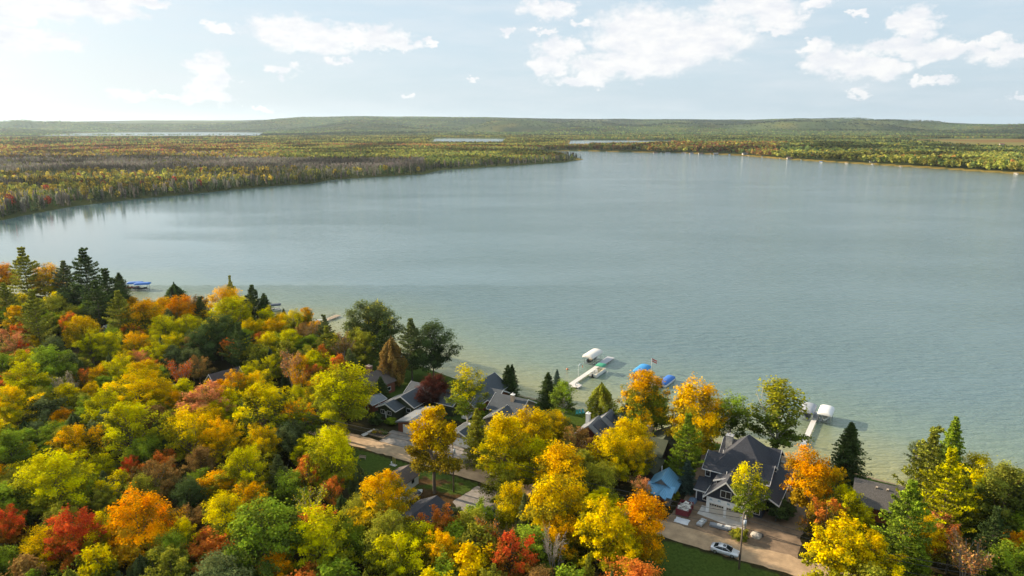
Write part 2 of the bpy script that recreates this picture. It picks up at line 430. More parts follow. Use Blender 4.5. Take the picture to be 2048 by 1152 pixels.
sheet('garage_apron', pxp([(1394, 1027), (1404, 1010), (1490, 1040), (1488, 1058), (1478, 1060)]), conc, .018, .05)
sheet('patio', pxp([(1552, 983), (1566, 949), (1586, 965), (1581, 977)]), conc, .018, .05)
sheet('garden_path', pxp([(722, 869), (748, 857), (753, 861), (727, 873)]), conc, .012, .05)

# ================================================================ WORLD, SUN, CAMERA
SUN_EL = math.radians(20); SUN_FWD = math.radians(27)      # from the left, a little ahead
sdir = Vector((-math.cos(SUN_FWD)*math.cos(SUN_EL), math.sin(SUN_FWD)*math.cos(SUN_EL), math.sin(SUN_EL)))
L = bpy.data.lights.new('sun', 'SUN'); L.energy = 5.0; L.angle = math.radians(.6); L.color = (1, .82, .60)
so = bpy.data.objects.new('sun', L); C.objects.link(so); so.rotation_euler = sdir.to_track_quat('Z', 'Y').to_euler(); so.location = (-200, 60, 150)
W = bpy.data.worlds.new('World'); bpy.context.scene.world = W; W.use_nodes = True
nt = W.node_tree; nt.nodes.clear()
wo = N(nt, 'ShaderNodeOutputWorld'); bg = N(nt, 'ShaderNodeBackground')
sk = N(nt, 'ShaderNodeTexSky'); sk.sky_type = 'NISHITA'; sk.sun_disc = False
sk.sun_elevation = SUN_EL; sk.sun_rotation = math.atan2(sdir.x, sdir.y); sk.air_density = 1.0; sk.dust_density = 2.6; sk.ozone_density = 1.6; sk.altitude = 200
bg.inputs['Strength'].default_value = .10
tc = N(nt, 'ShaderNodeTexCoord'); sep = N(nt, 'ShaderNodeSeparateXYZ'); nt.links.new(tc.outputs['Generated'], sep.inputs[0])
def M(op, a, b=None, c=None):
    n = N(nt, 'ShaderNodeMath', operation=op)
    for i, v in enumerate((a, b, c)):
        if v is None: continue
        if isinstance(v, (int, float)): n.inputs[i].default_value = v
        else: nt.links.new(v, n.inputs[i])
    return n.outputs[0]
az = M('ARCTAN2', sep.outputs['X'], sep.outputs['Y']); el = M('ARCSINE', sep.outputs['Z'])
cmb = N(nt, 'ShaderNodeCombineXYZ'); nt.links.new(az, cmb.inputs[0]); nt.links.new(el, cmb.inputs[1])
def ang(px, py):
    x = (px-1024)/F; y = (576-py)/F; d = Vector((x, cP+y*sP, -sP+y*cP)).normalized()
    return math.atan2(d.x, d.y), math.asin(d.z)
def nz(scale, det, rough, stretch=(1, 1, 1)):
    mp = N(nt, 'ShaderNodeMapping'); mp.inputs['Scale'].default_value = stretch; nt.links.new(cmb.outputs[0], mp.inputs[0])
    n = N(nt, 'ShaderNodeTexNoise'); n.inputs['Scale'].default_value = scale; n.inputs['Detail'].default_value = det; n.inputs['Roughness'].default_value = rough
    nt.links.new(mp.outputs[0], n.inputs['Vector']); return n
warp = nz(34, 5, .62, (1, 1.5, 1)); wsub = N(nt, 'ShaderNodeVectorMath', operation='SUBTRACT'); nt.links.new(warp.outputs['Color'], wsub.inputs[0]); wsub.inputs[1].default_value = (.5, .5, .5)
wsc = N(nt, 'ShaderNodeVectorMath', operation='MULTIPLY_ADD'); nt.links.new(wsub.outputs[0], wsc.inputs[0]); wsc.inputs[1].default_value = (.085, .045, 0); nt.links.new(cmb.outputs[0], wsc.inputs[2])
CL = [(60, 5, 130, 36), (210, 15, 70, 30), (290, 2, 40, 14), (60, 43, 24, 10), (60, 82, 90, 22), (10, 68, 40, 25), (130, 88, 40, 13), (440, 57, 28, 13), (560, 60, 62, 32), (640, 75, 90, 30), (740, 78, 80, 24), (800, 90, 40, 14), (855, 88, 14, 6),
      (420, 135, 40, 26), (440, 150, 34, 16), (410, 172, 42, 26), (430, 198, 48, 14), (350, 192, 34, 10), (265, 190, 44, 15), (562, 138, 38, 13), (676, 119, 20, 9), (525, 214, 20, 6), (812, 186, 11, 5), (120, 217, 9, 5), (950, 152, 12, 4),
      (1100, 18, 52, 22), (1170, 45, 20, 10), (1020, 65, 14, 8), (1085, 62, 26, 7), (1120, 95, 42, 26), (1090, 128, 36, 22), (1290, 70, 110, 56), (1400, 75, 110, 46), (1260, 130, 130, 28), (1160, 160, 60, 14), (1320, 120, 80, 30), (1500, 10, 90, 28), (1560, 35, 55, 26), (1545, 60, 30, 12), (1640, 5, 35, 14),
      (1650, 118, 50, 34), (1700, 125, 70, 32), (1830, 50, 48, 34), (1800, 92, 70, 20), (1850, 100, 60, 22), (1760, 140, 60, 20), (1930, 100, 60, 14), (1990, 80, 30, 14), (2010, 108, 70, 18), (1845, 157, 17, 11), (1718, 186, 20, 12), (2030, 198, 28, 8), (1620, 88, 16, 10), (1710, 30, 12, 9), (1888, 160, 30, 8)]
acc = None
for cx, cy, rx, ry in CL:
    a0, e0 = ang(cx, cy); a1, _ = ang(cx+rx, cy); _, e1 = ang(cx, cy-ry)
    sx, sy = 1/abs(a1-a0), 1/abs(e1-e0)
    n = N(nt, 'ShaderNodeVectorMath', operation='MULTIPLY_ADD'); nt.links.new(wsc.outputs[0], n.inputs[0])
    n.inputs[1].default_value = (sx, sy, 0); n.inputs[2].default_value = (-a0*sx, -e0*sy, 0)
    d = N(nt, 'ShaderNodeVectorMath', operation='LENGTH'); nt.links.new(n.outputs[0], d.inputs[0])
    acc = d.outputs['Value'] if acc is None else M('SMOOTH_MIN', acc, d.outputs['Value'], .25)
edge = nz(60, 8, .7, (1, 1.3, 1)); e2 = M('MULTIPLY_ADD', M('SUBTRACT', edge.outputs['Fac'], .5), .85, acc)
mr = N(nt, 'ShaderNodeMapRange'); mr.interpolation_type = 'SMOOTHSTEP'; nt.links.new(e2, mr.inputs[0])
mr.inputs[1].default_value = 1.3; mr.inputs[2].default_value = .66; mr.inputs[3].default_value = 0; mr.inputs[4].default_value = .96
# high thin streaks
cir = nz(5, 6, .62, (1, 6, 1)); cr = N(nt, 'ShaderNodeMapRange'); nt.links.new(cir.outputs['Fac'], cr.inputs[0])
cr.inputs[1].default_value = .42; cr.inputs[2].default_value = .75; cr.inputs[3].default_value = 0; cr.inputs[4].default_value = .55
shade = nz(30, 4, .6, (1, 2.2, 1))
ccol = mixc(nt, (4.35, 4.45, 4.7), (5.15, 5.1, 5.05), ramp(nt, shade.outputs['Fac'], [(.35, 0.), (.6, 1.)]))
dt = N(nt, 'ShaderNodeVectorMath', operation='DOT_PRODUCT'); nt.links.new(tc.outputs['Generated'], dt.inputs[0]); dt.inputs[1].default_value = tuple(sdir)
au = N(nt, 'ShaderNodeMapRange'); au.interpolation_type = 'SMOOTHSTEP'; nt.links.new(dt.outputs['Value'], au.inputs[0])     # the bright ring of air round the sun
au.inputs[1].default_value = .925; au.inputs[2].default_value = .98; au.inputs[3].default_value = .86; au.inputs[4].default_value = .1
veil = mixc(nt, sk.outputs[0], (3.08, 3.76, 4.30), au.outputs[0])
s1 = mixc(nt, veil, (4.2, 4.4, 4.6), cr.outputs[0]); s2 = mixc(nt, s1, ccol, mr.outputs[0])
nt.links.new(s2, bg.inputs[0]); nt.links.new(bg.outputs[0], wo.inputs[0])
try: W.cycles.sampling_method = 'MANUAL'; W.cycles.sample_map_resolution = 512
except Exception: pass
# ---- haze
hm, nt2, out2 = newmat('haze_air'); pv = N(nt2, 'ShaderNodeVolumePrincipled')
pv.inputs['Color'].default_value = (.66, .84, 1, 1); pv.inputs['Density'].default_value = .000024; pv.inputs['Anisotropy'].default_value = .3
nt2.links.new(pv.outputs[0], out2.inputs['Volume'])
hz = MB().box(-31000, 31000, -31000, 31000, -6, 430).build('haze', hm); tag(hz, 'pale blue haze softening the far wooded hills', 'haze', kind='stuff')
cam = bpy.data.cameras.new('camera'); cam.sensor_width = 36; cam.lens = 36*F/2048; cam.clip_end = 80000; cam.clip_start = .5
co = bpy.data.objects.new('camera', cam); C.objects.link(co); co.location = (0, 0, H); co.rotation_euler = (math.pi/2-PITCH, 0, 0)
S = bpy.context.scene; S.camera = co
S.view_settings.view_transform = 'Standard'; S.view_settings.look = 'None'; S.view_settings.gamma = 1; S.view_settings.exposure = 1.0
S.cycles.max_bounces = 8; S.cycles.diffuse_bounces = 5; S.cycles.glossy_bounces = 2; S.cycles.transmission_bounces = 5; S.cycles.volume_bounces = 0
S.cycles.transparent_max_bounces = 4; S.cycles.caustics_reflective = False; S.cycles.caustics_refractive = False
# ================================================================ FAR WOODS
def unit(n, rng):
    v = rng.normal(size=(n, 3)); return v/np.linalg.norm(v, axis=1, keepdims=True)
def leafq(c, s, rng, up=None, bias=0.0, aspect=1.0):
    """loose leaf-clump quads: centres c, half sizes s, normals random, pulled towards `up`"""
    n = len(c); nn = unit(n, rng)
    if up is not None: nn = nn+up*bias; nn /= np.linalg.norm(nn, axis=1, keepdims=True)+1e-9
    t = np.cross(nn, unit(n, rng)); t /= np.linalg.norm(t, axis=1, keepdims=True)+1e-9
    b = np.cross(nn, t); s = np.asarray(s).reshape(-1, 1)
    j = rng.uniform(.6, 1.25, (n, 4, 1))
    V = np.stack([c-t*s*j[:, 0], c-b*s*aspect*j[:, 1], c+t*s*j[:, 2], c+b*s*aspect*j[:, 3]], 1)
    return V
def proto_far(kind, n, rng):
    if kind == 'b':      # broadleaf, 12 m
        d = unit(n, rng)*rng.uniform(.55, 1, (n, 1)); c = d*np.array([3.4, 3.4, 4.2])+np.array([0, 0, 8.2])
        c[:, :2] *= (1.15-.3*(c[:, 2:]-4)/8); V = leafq(c, rng.uniform(.9, 1.7, n)*(40/max(n, 8))**.4, rng)
    elif kind == 'c':    # narrow conifer, 12 m
        z = 1+11*rng.random(n)**.8; r = (12.4-z)/12*1.9; a = rng.random(n)*6.28
        c = np.stack([np.cos(a)*r*.6, np.sin(a)*r*.6, z], 1); V = leafq(c, np.maximum(.5, r*.62)*(40/max(n, 8))**.35, rng)
    else:                # dead, grey sticks
        z = 1+10*rng.random(n); a = rng.random(n)*6.28; r = rng.random(n)*1.6
        c = np.stack([np.cos(a)*r, np.sin(a)*r, z], 1)
        up = np.array([0, 0, 1.]); V = np.empty((n, 4, 3))
        dx = np.stack([np.cos(a), np.sin(a), 0*a], 1); h = rng.uniform(.8, 2.4, (n, 1)); w_ = rng.uniform(.12, .3, (n, 1))*(40/max(n, 8))**.6
        V[:, 0] = c-dx*w_-up*h; V[:, 1] = c+dx*w_-up*h; V[:, 2] = c+dx*w_*2.5+up*h; V[:, 3] = c-dx*.1+up*h
    return V
PAL = {'rust': (.21, .105, .045), 'red': (.30, .075, .045), 'or': (.30, .165, .045), 'ye': (.34, .27, .045), 'yg': (.25, .25, .05), 'gr': (.125, .16, .045),
       'dg': (.055, .085, .035), 'grey': (.15, .137, .115), 'gg': (.12, .125, .065), 'gold': (.25, .18, .04), 'hg': (.115, .145, .05), 'ol': (.15, .14, .04)}
KIND = {'rust': 'b', 'red': 'b', 'or': 'b', 'ye': 'b', 'yg': 'b', 'gr': 'b', 'dg': 'c', 'grey': 'd', 'gg': 'c', 'gold': 'b', 'hg': 'b', 'ol': 'b'}
NAMES = list(PAL)
def choose(px, py, x, y, rng):
    """kind of tree seen at a place, from the patches of the photograph's woods"""
    n = len(px); out_ = np.empty(n, int); r = rng.random(n); q = fbm(x, y, 160, 3, 51); q2 = fbm(x, y, 420, 2, 61)
    def pick(mask, names, w_):
        w_ = np.cumsum(np.array(w_, float)/sum(w_)); out_[mask] = np.array([NAMES.index(k) for k in names])[np.clip(np.searchsorted(w_, np.clip(r[mask]*.75+.25*np.clip((q[mask]-.3)*2.5, 0, 1), 0, .999)), 0, len(names)-1)]
    pick(np.ones(n, bool), ['dg', 'hg', 'gr', 'yg', 'gold', 'rust'], [3, 4, 3, 2, 1.2, .8])
    left = (px < 1180) & (y < 5400); pyj = py+(q2-.5)*10
    pick(left & (pyj < 288), ['rust', 'red', 'or', 'yg', 'gr', 'dg'], [2.2, .3, .7, 2.4, 3.2, 2.4])
    pick(left & (pyj < 292) & (px > 500), ['or', 'yg', 'gr', 'gold', 'yg', 'dg'], [.5, 3, 3, 1.5, 2, 1])
    pick(left & (pyj >= 288) & (pyj < 305), ['grey', 'rust', 'red', 'or', 'ye', 'yg'], [2, 2.2, .6, 1.0, .8, 3])
    pick(left & (pyj >= 292) & (pyj < 318) & (px > 480), ['grey', 'yg', 'gr', 'yg', 'rust', 'gold'], [1, 3, 3, 2, 1, 1])
    pick(left & (pyj >= 303) & (pyj < 314) & (px < 560), ['grey', 'gg', 'ye', 'or', 'yg', 'dg'], [3, 2, 1.4, .8, 1, 1])
    pick(left & (pyj >= 314) & (pyj < 333) & (px < 880), ['grey', 'grey', 'grey', 'gg', 'ol', 'grey'], [4, 3, 2, 1, .5, 1])
    pick(left & (pyj >= 333) & (px < 760), ['grey', 'gg', 'dg', 'ye', 'yg', 'red'], [3.0, 3.6, 2.8, .95, 1.1, .12])
    pick(left & (pyj >= 338) & (px >= 560) & (px < 900), ['grey', 'gg', 'dg', 'ol', 'grey', 'ye'], [2, 3, 2, 1, 1, .5])
    pick(left & (px > 850) & (pyj > 312), ['dg', 'gr', 'gg', 'yg', 'gr', 'grey'], [2, 3, 1, 2, 1, 1])
    isth = (y > 1700) & (y < 2750) & (px > 1120) & (px < 1560)
    pick(isth, ['dg', 'gr', 'gold', 'rust', 'yg', 'gold'], [1.4, 2.5, 2, 2, 1.5, 1])
    right = (px >= 1400) & (y < 1750)
    pick(right, ['dg', 'gr', 'yg', 'yg', 'gr', 'or'], [.8, 2, 4, 3, 2, .8])
    rb = (px > 1340) & (px+(q2-.5)*260 < 1560) & (y > 1650) & (y < 2600); pick(rb, ['dg', 'rust', 'gr', 'gold', 'yg', 'rust'], [1, 2, 1.5, 2, 1, 2])
    return out_
def woods(name, ring, nq, scale, filt, label, cat):
    Vs = []; Cs = []
    for (r0, r1, dens) in ring:
        A = 1.62; area = .5*A*(r1*r1-r0*r0); n = int(area/dens)
        r = np.sqrt(RNG.random(n)*(r1*r1-r0*r0)+r0*r0); t = (RNG.random(n)-.5)*A
        x = r*np.sin(t); y = r*np.cos(t); px, py = proj(x, y, 12.)
        m = (px > (-700 if r0 < 1600 else -250)) & (px < (2600 if r0 < 1600 else 2300)) & filt(x, y, px); x, y, r, px, py = x[m], y[m], r[m], px[m], py[m]
        sd = sdist(x, y); m = (sd > (3 if r0 < 2800 else 12)) & ~inpoly(x, y, MARSH); x, y, r, px, py, sd = x[m], y[m], r[m], px[m], py[m], sd[m]
        z = ground(x, y); ch = choose(px, py, x, y, RNG)
        edge = (sd < 42) & (px < 1180) & (y < 2600) & (RNG.random(len(x)) < .88)
        ch[edge] = np.where(RNG.random(edge.sum()) < .6, NAMES.index('dg'), np.where(RNG.random(edge.sum()) < .5, NAMES.index('gg'), NAMES.index('grey')))
        nn = max(6, int(nq*(1 if r0 < 1000 else .55 if r0 < 1600 else .3 if r0 < 3000 else .16)))
        sc = scale*(1 if r0 < 1600 else 1.25 if r0 < 3000 else 2.1 if r0 < 6000 else 2.9)
        for kd in 'bcd':
            sel = np.isin(ch, [i for i, k in enumerate(NAMES) if KIND[k] == kd]); ids = np.where(sel)[0]
            protos = [proto_far(kd, nn, RNG) for _ in range(6)]; grp = RNG.integers(0, 6, len(ids))
            for k in range(6):
                I = ids[grp == k]; m_ = len(I)
                if not m_: continue
                a = RNG.random(m_)*6.28; ca, sa = np.cos(a), np.sin(a); s = RNG.uniform(.7, 1.2, m_)*sc
                hs = s if r0 < 1600 else (scale**.9)+s*.0-1+RNG.uniform(.85, 1.15, m_)*(1 if r0 < 3000 else 1.15)
                Q = protos[k][None]; X = (Q[..., 0]*ca[:, None, None]-Q[..., 1]*sa[:, None, None])*s[:, None, None]+x[I][:, None, None]
                Y = (Q[..., 0]*sa[:, None, None]+Q[..., 1]*ca[:, None, None])*s[:, None, None]+y[I][:, None, None]
                Z = np.broadcast_to(Q[..., 2], X.shape)*hs[:, None, None]+z[I][:, None, None]-.3
                Vs.append(np.stack([X, Y, Z], -1).reshape(-1, 4, 3))
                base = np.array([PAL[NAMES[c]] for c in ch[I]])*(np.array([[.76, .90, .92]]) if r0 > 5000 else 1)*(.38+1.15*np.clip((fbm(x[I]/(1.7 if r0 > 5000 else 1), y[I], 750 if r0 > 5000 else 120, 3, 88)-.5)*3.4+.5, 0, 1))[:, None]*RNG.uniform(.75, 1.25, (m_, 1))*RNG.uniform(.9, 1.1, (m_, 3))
                col = base[:, None, :]*RNG.uniform(.7, 1.3, (m_, Q.shape[1], 1)); Cs.append(col.reshape(-1, 3))
    V = np.concatenate(Vs); Cc = np.concatenate(Cs)
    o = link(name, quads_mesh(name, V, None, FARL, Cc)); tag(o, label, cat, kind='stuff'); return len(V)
nq1 = woods('swamp_forest', [(560, 1000, 19), (1000, 1600, 32), (1600, 2900, 110), (2900, 5300, 420)], 42, .9, lambda x, y, px: (px < 1180) & (y < 5400),
      'wide flat autumn swamp forest of grey, rust and yellow trees across the lake', 'forest')
nq2 = woods('lakeside_forest', [(850, 1000, 40), (1000, 1600, 55), (1600, 2900, 130), (2900, 5300, 420)], 42, 1.3, lambda x, y, px: (px >= 1180) & (y < 5400),
      'green and golden woods behind the right hand far shore', 'forest')
nq3 = woods('hill_forest', [(5300, 8000, 1500), (8000, 11600, 1000)], 42, 1.0, lambda x, y, px: y >= 5400,
      'hazy green forest covering the distant hills', 'forest')
print('far quads', nq1, nq2, nq3)
# ================================================================ NEAR TREES
bark = paint('bark', (.13, .105, .08), .95, .35, 1.5, .6, bscale=8, stretch=(1, 1, .3))
barkp = paint('pale_bark', (.50, .47, .42), .8, .35, 2.0, .3, bscale=8, stretch=(1, 1, .5))
barkg = paint('grey_twigs', (.30, .265, .23), .9, .25, 2.0)
def limb(mb, a, b, r0, r1, rng, bend=.08, k=5, seg=3):
    a = np.array(a, float); b = np.array(b, float); L_ = np.linalg.norm(b-a)
    pts = [a+(b-a)*t+rng.normal(size=3)*L_*bend*math.sin(math.pi*t)*np.array([1, 1, .4])+np.array([0, 0, L_*.12*math.sin(math.pi*t)]) for t in np.linspace(0, 1, seg+1)]
    mb.tube(pts, [r0+(r1-r0)*t for t in np.linspace(0, 1, seg+1)], k=k, cap=False); return pts
def mk_broad(seed, R=4.6, Ht=14, base=.17, npl=78, per=170, plume=.5, open_=0., leaf=.175, top=1.0, lean=.0, squash=1.0, gp=.60, gs=1.9, lobes=.22):
    """broadleaf crown: leaf clumps strung along rising boughs inside an uneven dome"""
    rng = np.random.default_rng(seed); zb = Ht*base; zc = zb+(Ht-zb)*.42; Hc = (Ht-zb)
    d = unit(npl*3, rng); d = d[d[:, 2] > -.55][:npl]; n = len(d)
    ph = rng.random(6)*6.28; az_ = np.arctan2(d[:, 1], d[:, 0])
    lob = 1+lobes*(np.sin(az_*2+ph[0])*.5+np.sin(az_*3+ph[1]+d[:, 2]*2)*.6+np.sin(az_*5+ph[2])*.3)+rng.normal(size=n)*.15
    zr = np.where(d[:, 2] > 0, Hc*.58, Hc*.42)
    tip = np.stack([d[:, 0]*R*lob, d[:, 1]*R*lob, zc+d[:, 2]*zr*(.85+.25*lob)*squash], 1)
    tip[:, 0] += lean*(tip[:, 2]-zc)
    b0 = np.stack([tip[:, 0]*.12, tip[:, 1]*.12, np.clip(zb+(tip[:, 2]-zb)*.35, zb*.8, None)], 1)
    cs = []; tn = []; lm = []; ups = []
    keep = rng.random(n) > open_
    for i in range(n):
        if not keep[i]: continue
        m = int(per*rng.uniform(.6, 1.3)); t = 1-np.abs(rng.normal(size=m))*.30; t = np.clip(t, .25, 1.02)
        c = b0[i]+(tip[i]-b0[i])*t[:, None]; L_ = np.linalg.norm(tip[i]-b0[i])
        c[:, 2] += L_*.16*np.sin(t*math.pi)
        rad = (.035+(.15+.10*(1-plume))*np.clip(1.03-t, 0, 1)**(.45+plume*.5))*max(L_, 3)+.10
        c += rng.normal(size=(m, 3))*rad[:, None]*np.array([.62, .62, .5])
        v = rng.normal()*.17
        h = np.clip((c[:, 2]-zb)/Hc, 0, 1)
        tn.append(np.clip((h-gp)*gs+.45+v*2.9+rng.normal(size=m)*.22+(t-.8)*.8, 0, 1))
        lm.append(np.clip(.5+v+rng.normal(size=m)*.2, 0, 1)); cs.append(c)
        u = (tip[i]-b0[i]); o_ = c-np.array([0, 0, zc-.1*Hc]); o_ /= np.linalg.norm(o_, axis=1, keepdims=True); ups.append(.55*u/np.linalg.norm(u)+o_+np.array([0, 0, .25]))
    c = np.concatenate(cs); V = leafq(c, rng.uniform(.7, 1.35, len(c))*leaf, rng, np.concatenate(ups), .95)
    me = quads_mesh('leaf_crown', V, {'tint': np.concatenate(tn), 'lum': np.concatenate(lm)}, FOL)
    tb = MB(); tr = .22*Ht/15
    tb.tube([(0, 0, -.3), (.05, .02, Ht*.12), (lean*.5, .1, zb), (lean*1.2, .1, zc), (lean*2, 0, Ht*.85)], [tr*1.35, tr, tr*.8, tr*.5, .04], k=7, cap=False)
    for i in rng.choice(n, min(n, 26), replace=False):
        bb = b0[i].copy(); bb[:2] *= .1; limb(tb, bb, b0[i]+(tip[i]-b0[i])*.9, .09*Ht/15, .018, rng)
    return me, tb, 2*R, Ht, (zb+Ht)/2/Ht
def mk_bare(seed, R=3.6, Ht=12, leaves=1500, leaf=.17):
    rng = np.random.default_rng(seed); tb = MB(); tips = []
    tb.tube([(0, 0, -.3), (0, .1, 2.5), (.1, 0, 5)], [.22, .17, .13], k=6, cap=False)
    for i in range(9):
        a = i*2.4; tp = np.array([math.cos(a)*R*rng.uniform(.3, .8), math.sin(a)*R*rng.uniform(.3, .8), Ht*rng.uniform(.7, 1)])
        p = limb(tb, (0, 0, 2+i*.35), tp, .10, .02, rng, .05)
        for j in range(8):
            s = p[1]+(p[3]-p[1])*rng.random(); e = s+np.array([math.cos(a+rng.normal()*.7), math.sin(a+rng.normal()*.7), rng.uniform(.7, 1.8)])*rng.uniform(.7, 1.5)
            limb(tb, s, e, .045, .014, rng, .08, k=3, seg=2); tips.append((s, e))
            for q in range(4):
                s2 = s+(e-s)*rng.uniform(.3, 1); e2 = s2+(e-s)/np.linalg.norm(e-s)*.6+rng.normal(size=3)*.35
                tb.tube([s2, e2], [.02, .008], k=3, cap=False)
    cs = np.array([tips[k][0]+(tips[k][1]-tips[k][0])*rng.uniform(.3, 1.1)+rng.normal(size=3)*.3 for k in rng.integers(0, len(tips), leaves)])
    V = leafq(cs, rng.uniform(.6, 1.3, leaves)*leaf, rng, np.array([0, 0, 1.]), .5)
    return quads_mesh('leaf_crown', V, {'tint': rng.random(leaves), 'lum': rng.random(leaves)}, FOL), tb, 2*R, Ht, .62
def mk_conifer(seed, R=3.2, Ht=16, kind='spruce', nq=9500, leaf=.17):
    rng = np.random.default_rng(seed); cs = []; tn = []; lm = []; tb = MB()
    tb.tube([(0, 0, -.3), (0, 0, Ht*.3), (.05, 0, Ht*.97)], [.24, .17, .02], k=6, cap=False)
    if kind == 'cedar':
        n = nq; z = rng.random(n)**.9; prof = np.sin(np.clip(z*.92+.12, 0, 1)*math.pi)**.62*(1-z*.28)
        a = rng.random(n)*6.28; st = 1+.20*np.sin(a*5+z*7)+.14*np.sin(a*11-z*13+1)+.14*np.sin(z*19+a*2)
        r = R*prof*st*(1-np.abs(rng.normal(size=n))*.13)
        c = np.stack([np.cos(a)*r, np.sin(a)*r, .6+z*(Ht-.6)+rng.normal(size=n)*.25], 1)
        V = leafq(c, rng.uniform(.7, 1.3, n)*leaf, rng, np.stack([np.cos(a), np.sin(a), .8+0*a], 1), .7)
        return quads_mesh('needle_crown', V, {'tint': np.clip(.5+.5*np.sin(a*5+z*7)*.6+rng.normal(size=n)*.25, 0, 1), 'lum': np.clip(.5+(st-1)*1.6+rng.normal(size=n)*.15, 0, 1)}, FOL), tb, 2*R, Ht, .5
    if kind == 'pine': layers = 15; zb = .22
    else: layers = 26; zb = .05
    for k in range(layers):
        f = k/(layers-1); z = Ht*(zb+(1-zb)*f**.93)
        if kind == 'pine': rr = R*(.35+.9*math.sin(min(1, .18+f*.95)*math.pi)**.8)*(1-.45*f)*rng.uniform(.75, 1.2); nb = max(4, int(7-2*f))
        else: rr = R*(1-f)**.8*rng.uniform(.72, 1.22)+.12; nb = max(5, int(13*(1-f)+4))
        a0 = rng.random()*6.28
        for j in range(nb):
            a = a0+j*6.28/nb+rng.normal()*.15; L_ = rr*rng.uniform(.62, 1.25); dz = (.20 if kind == 'pine' else -.20)*L_
            per = int(nq/layers/nb*(1.6-.9*f if kind != 'pine' else 1.1)*.95)+6
            t = rng.random(per)**.6; w = (.17 if kind == 'pine' else .13)*L_*(1.1-t)+.14
            ox = rng.normal(size=per)*w; oz = rng.normal(size=per)*(.14 if kind == 'pine' else .10)
            x = math.cos(a)*L_*t-math.sin(a)*ox; y = math.sin(a)*L_*t+math.cos(a)*ox
            zz = z+dz*(t**1.6)+(.32*L_*np.clip(t-.6, 0, 1) if kind != 'pine' else .12*L_*t*t)+oz
            cs.append(np.stack([x, y, zz], 1)); v = rng.normal()*.13
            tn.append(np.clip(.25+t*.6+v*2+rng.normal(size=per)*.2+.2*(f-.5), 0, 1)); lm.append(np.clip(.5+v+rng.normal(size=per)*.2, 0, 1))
            if j % 2 == 0 or kind == 'pine': tb.tube([(0, 0, z-.1), (math.cos(a)*L_*.85, math.sin(a)*L_*.85, z+dz*.8)], [.05, .012], k=3, cap=False)
    c = np.concatenate(cs); V = leafq(c, rng.uniform(.7, 1.35, len(c))*leaf, rng, np.array([0, 0, 1.]), 1.0, .75)
    return quads_mesh('needle_crown', V, {'tint': np.concatenate(tn), 'lum': np.concatenate(lm)}, FOL), tb, 2*R, Ht, (.5 if kind != 'pine' else .6)
def mk_lone():
    """tall maple with a bare waist: a round head above, a flat skirt of boughs below"""
    rng = np.random.default_rng(91); cs = []; tn = []; lm = []; tb = MB()
    tb.tube([(0, 0, -.3), (0, 0, 3), (.1, 0, 6.2)], [.42, .34, .30], k=8, cap=False)
    for s, tp in ((-1, (-1.9, .3, 12)), (1, (.9, -.2, 12.5)), (.3, (.4, .9, 13.5)), (-.2, (-.6, -.9, 12.6))): limb(tb, (s*.12, 0, 5.9), tp, .22, .12, rng, .05, k=6, seg=4)
    head = [((-2.9, -.3, 14.2), 2.3, 2.1, 1.0), ((-1.0, .8, 16.4), 2.2, 1.8, .9), ((1.7, -.4, 14.9), 2.1, 1.9, .45), ((3.6, .4, 13.6), 1.8, 1.7, .5), ((0, -1.4, 13.4), 2.2, 1.8, .75), ((-3.6, .2, 11.2), 1.8, 1.3, .9), ((2.6, -.8, 11.6), 1.9, 1.1, .35), ((.9, 1.3, 17.6), 1.5, 1.2, .7), ((4.4, -.2, 15.6), 1.1, 1.2, .9),
            ((-3.6, .4, 7.0), 2.5, 1.1, .2), ((-1.4, -.9, 6.4), 2.6, 1.1, .15), ((2.0, -.3, 6.7), 2.5, 1.1, .15), ((4.4, .2, 7.5), 2.1, 1, .15), ((-5.2, .2, 8.2), 1.7, .9, .25), ((.4, 1.4, 7.2), 2.4, 1, .15), ((-1.8, .5, 9.8), 1.3, .6, .5)]
    for (c0, r, h, tv) in head:
        limb(tb, (0, 0, 6 if c0[2] < 10 else 11), c0, .10, .03, rng, .08)
        for q in range(9):
            d = unit(1, rng)[0]; cc = np.array(c0)+d*np.array([r, r, h])*.62; m = 105 if c0[2] > 10 else 130
            cs.append(cc+rng.normal(size=(m, 3))*np.array([r*.26, r*.26, h*.24])); v = rng.normal()*.15
            tn.append(np.clip(tv+v+rng.normal(size=m)*.18, 0, 1)); lm.append(np.clip(.5+v+rng.normal(size=m)*.2, 0, 1))
    c = np.concatenate(cs); V = leafq(c, rng.uniform(.7, 1.35, len(c))*.19, rng, np.array([0, 0, 1.]), .6)
    return quads_mesh('leaf_crown', V, {'tint': np.concatenate(tn), 'lum': np.concatenate(lm)}, FOL), tb, 11.0, 19.0, .62
VAR = {}
VAR['m'] = [mk_broad(s, plume=p, open_=o, npl=n, lobes=l, per=150, leaf=.155) for s, p, o, n, l in ((1, .45, .0, 125, .26), (2, .5, .05, 115, .32), (3, .25, .12, 120, .38), (4, .6, .0, 115, .26), (5, .5, .08, 130, .30))]
VAR['f'] = [mk_broad(s, plume=1.0, npl=100, per=170, lobes=.3, open_=.08, leaf=.148) for s in (11, 12, 13)]        # feathery, spiky boughs
VAR['h'] = [mk_broad(s, R=4.2, Ht=12, base=.22, plume=.8, npl=70, per=115, open_=.2, leaf=.142, squash=.9) for s in (21, 22)]   # thin crown
VAR['b'] = [mk_broad(s, R=3.0, Ht=15, base=.2, plume=.7, npl=84, per=95, open_=.08, leaf=.15, lobes=.3, squash=1.05, gp=.78, gs=2.6) for s in (31, 32)]
VAR['u'] = [mk_broad(s, R=3.4, Ht=8.5, base=.1, plume=.3, npl=60, per=120, leaf=.19) for s in (41, 42, 43)]           # low understory
VAR['r'] = [mk_bare(s) for s in (51, 52)]
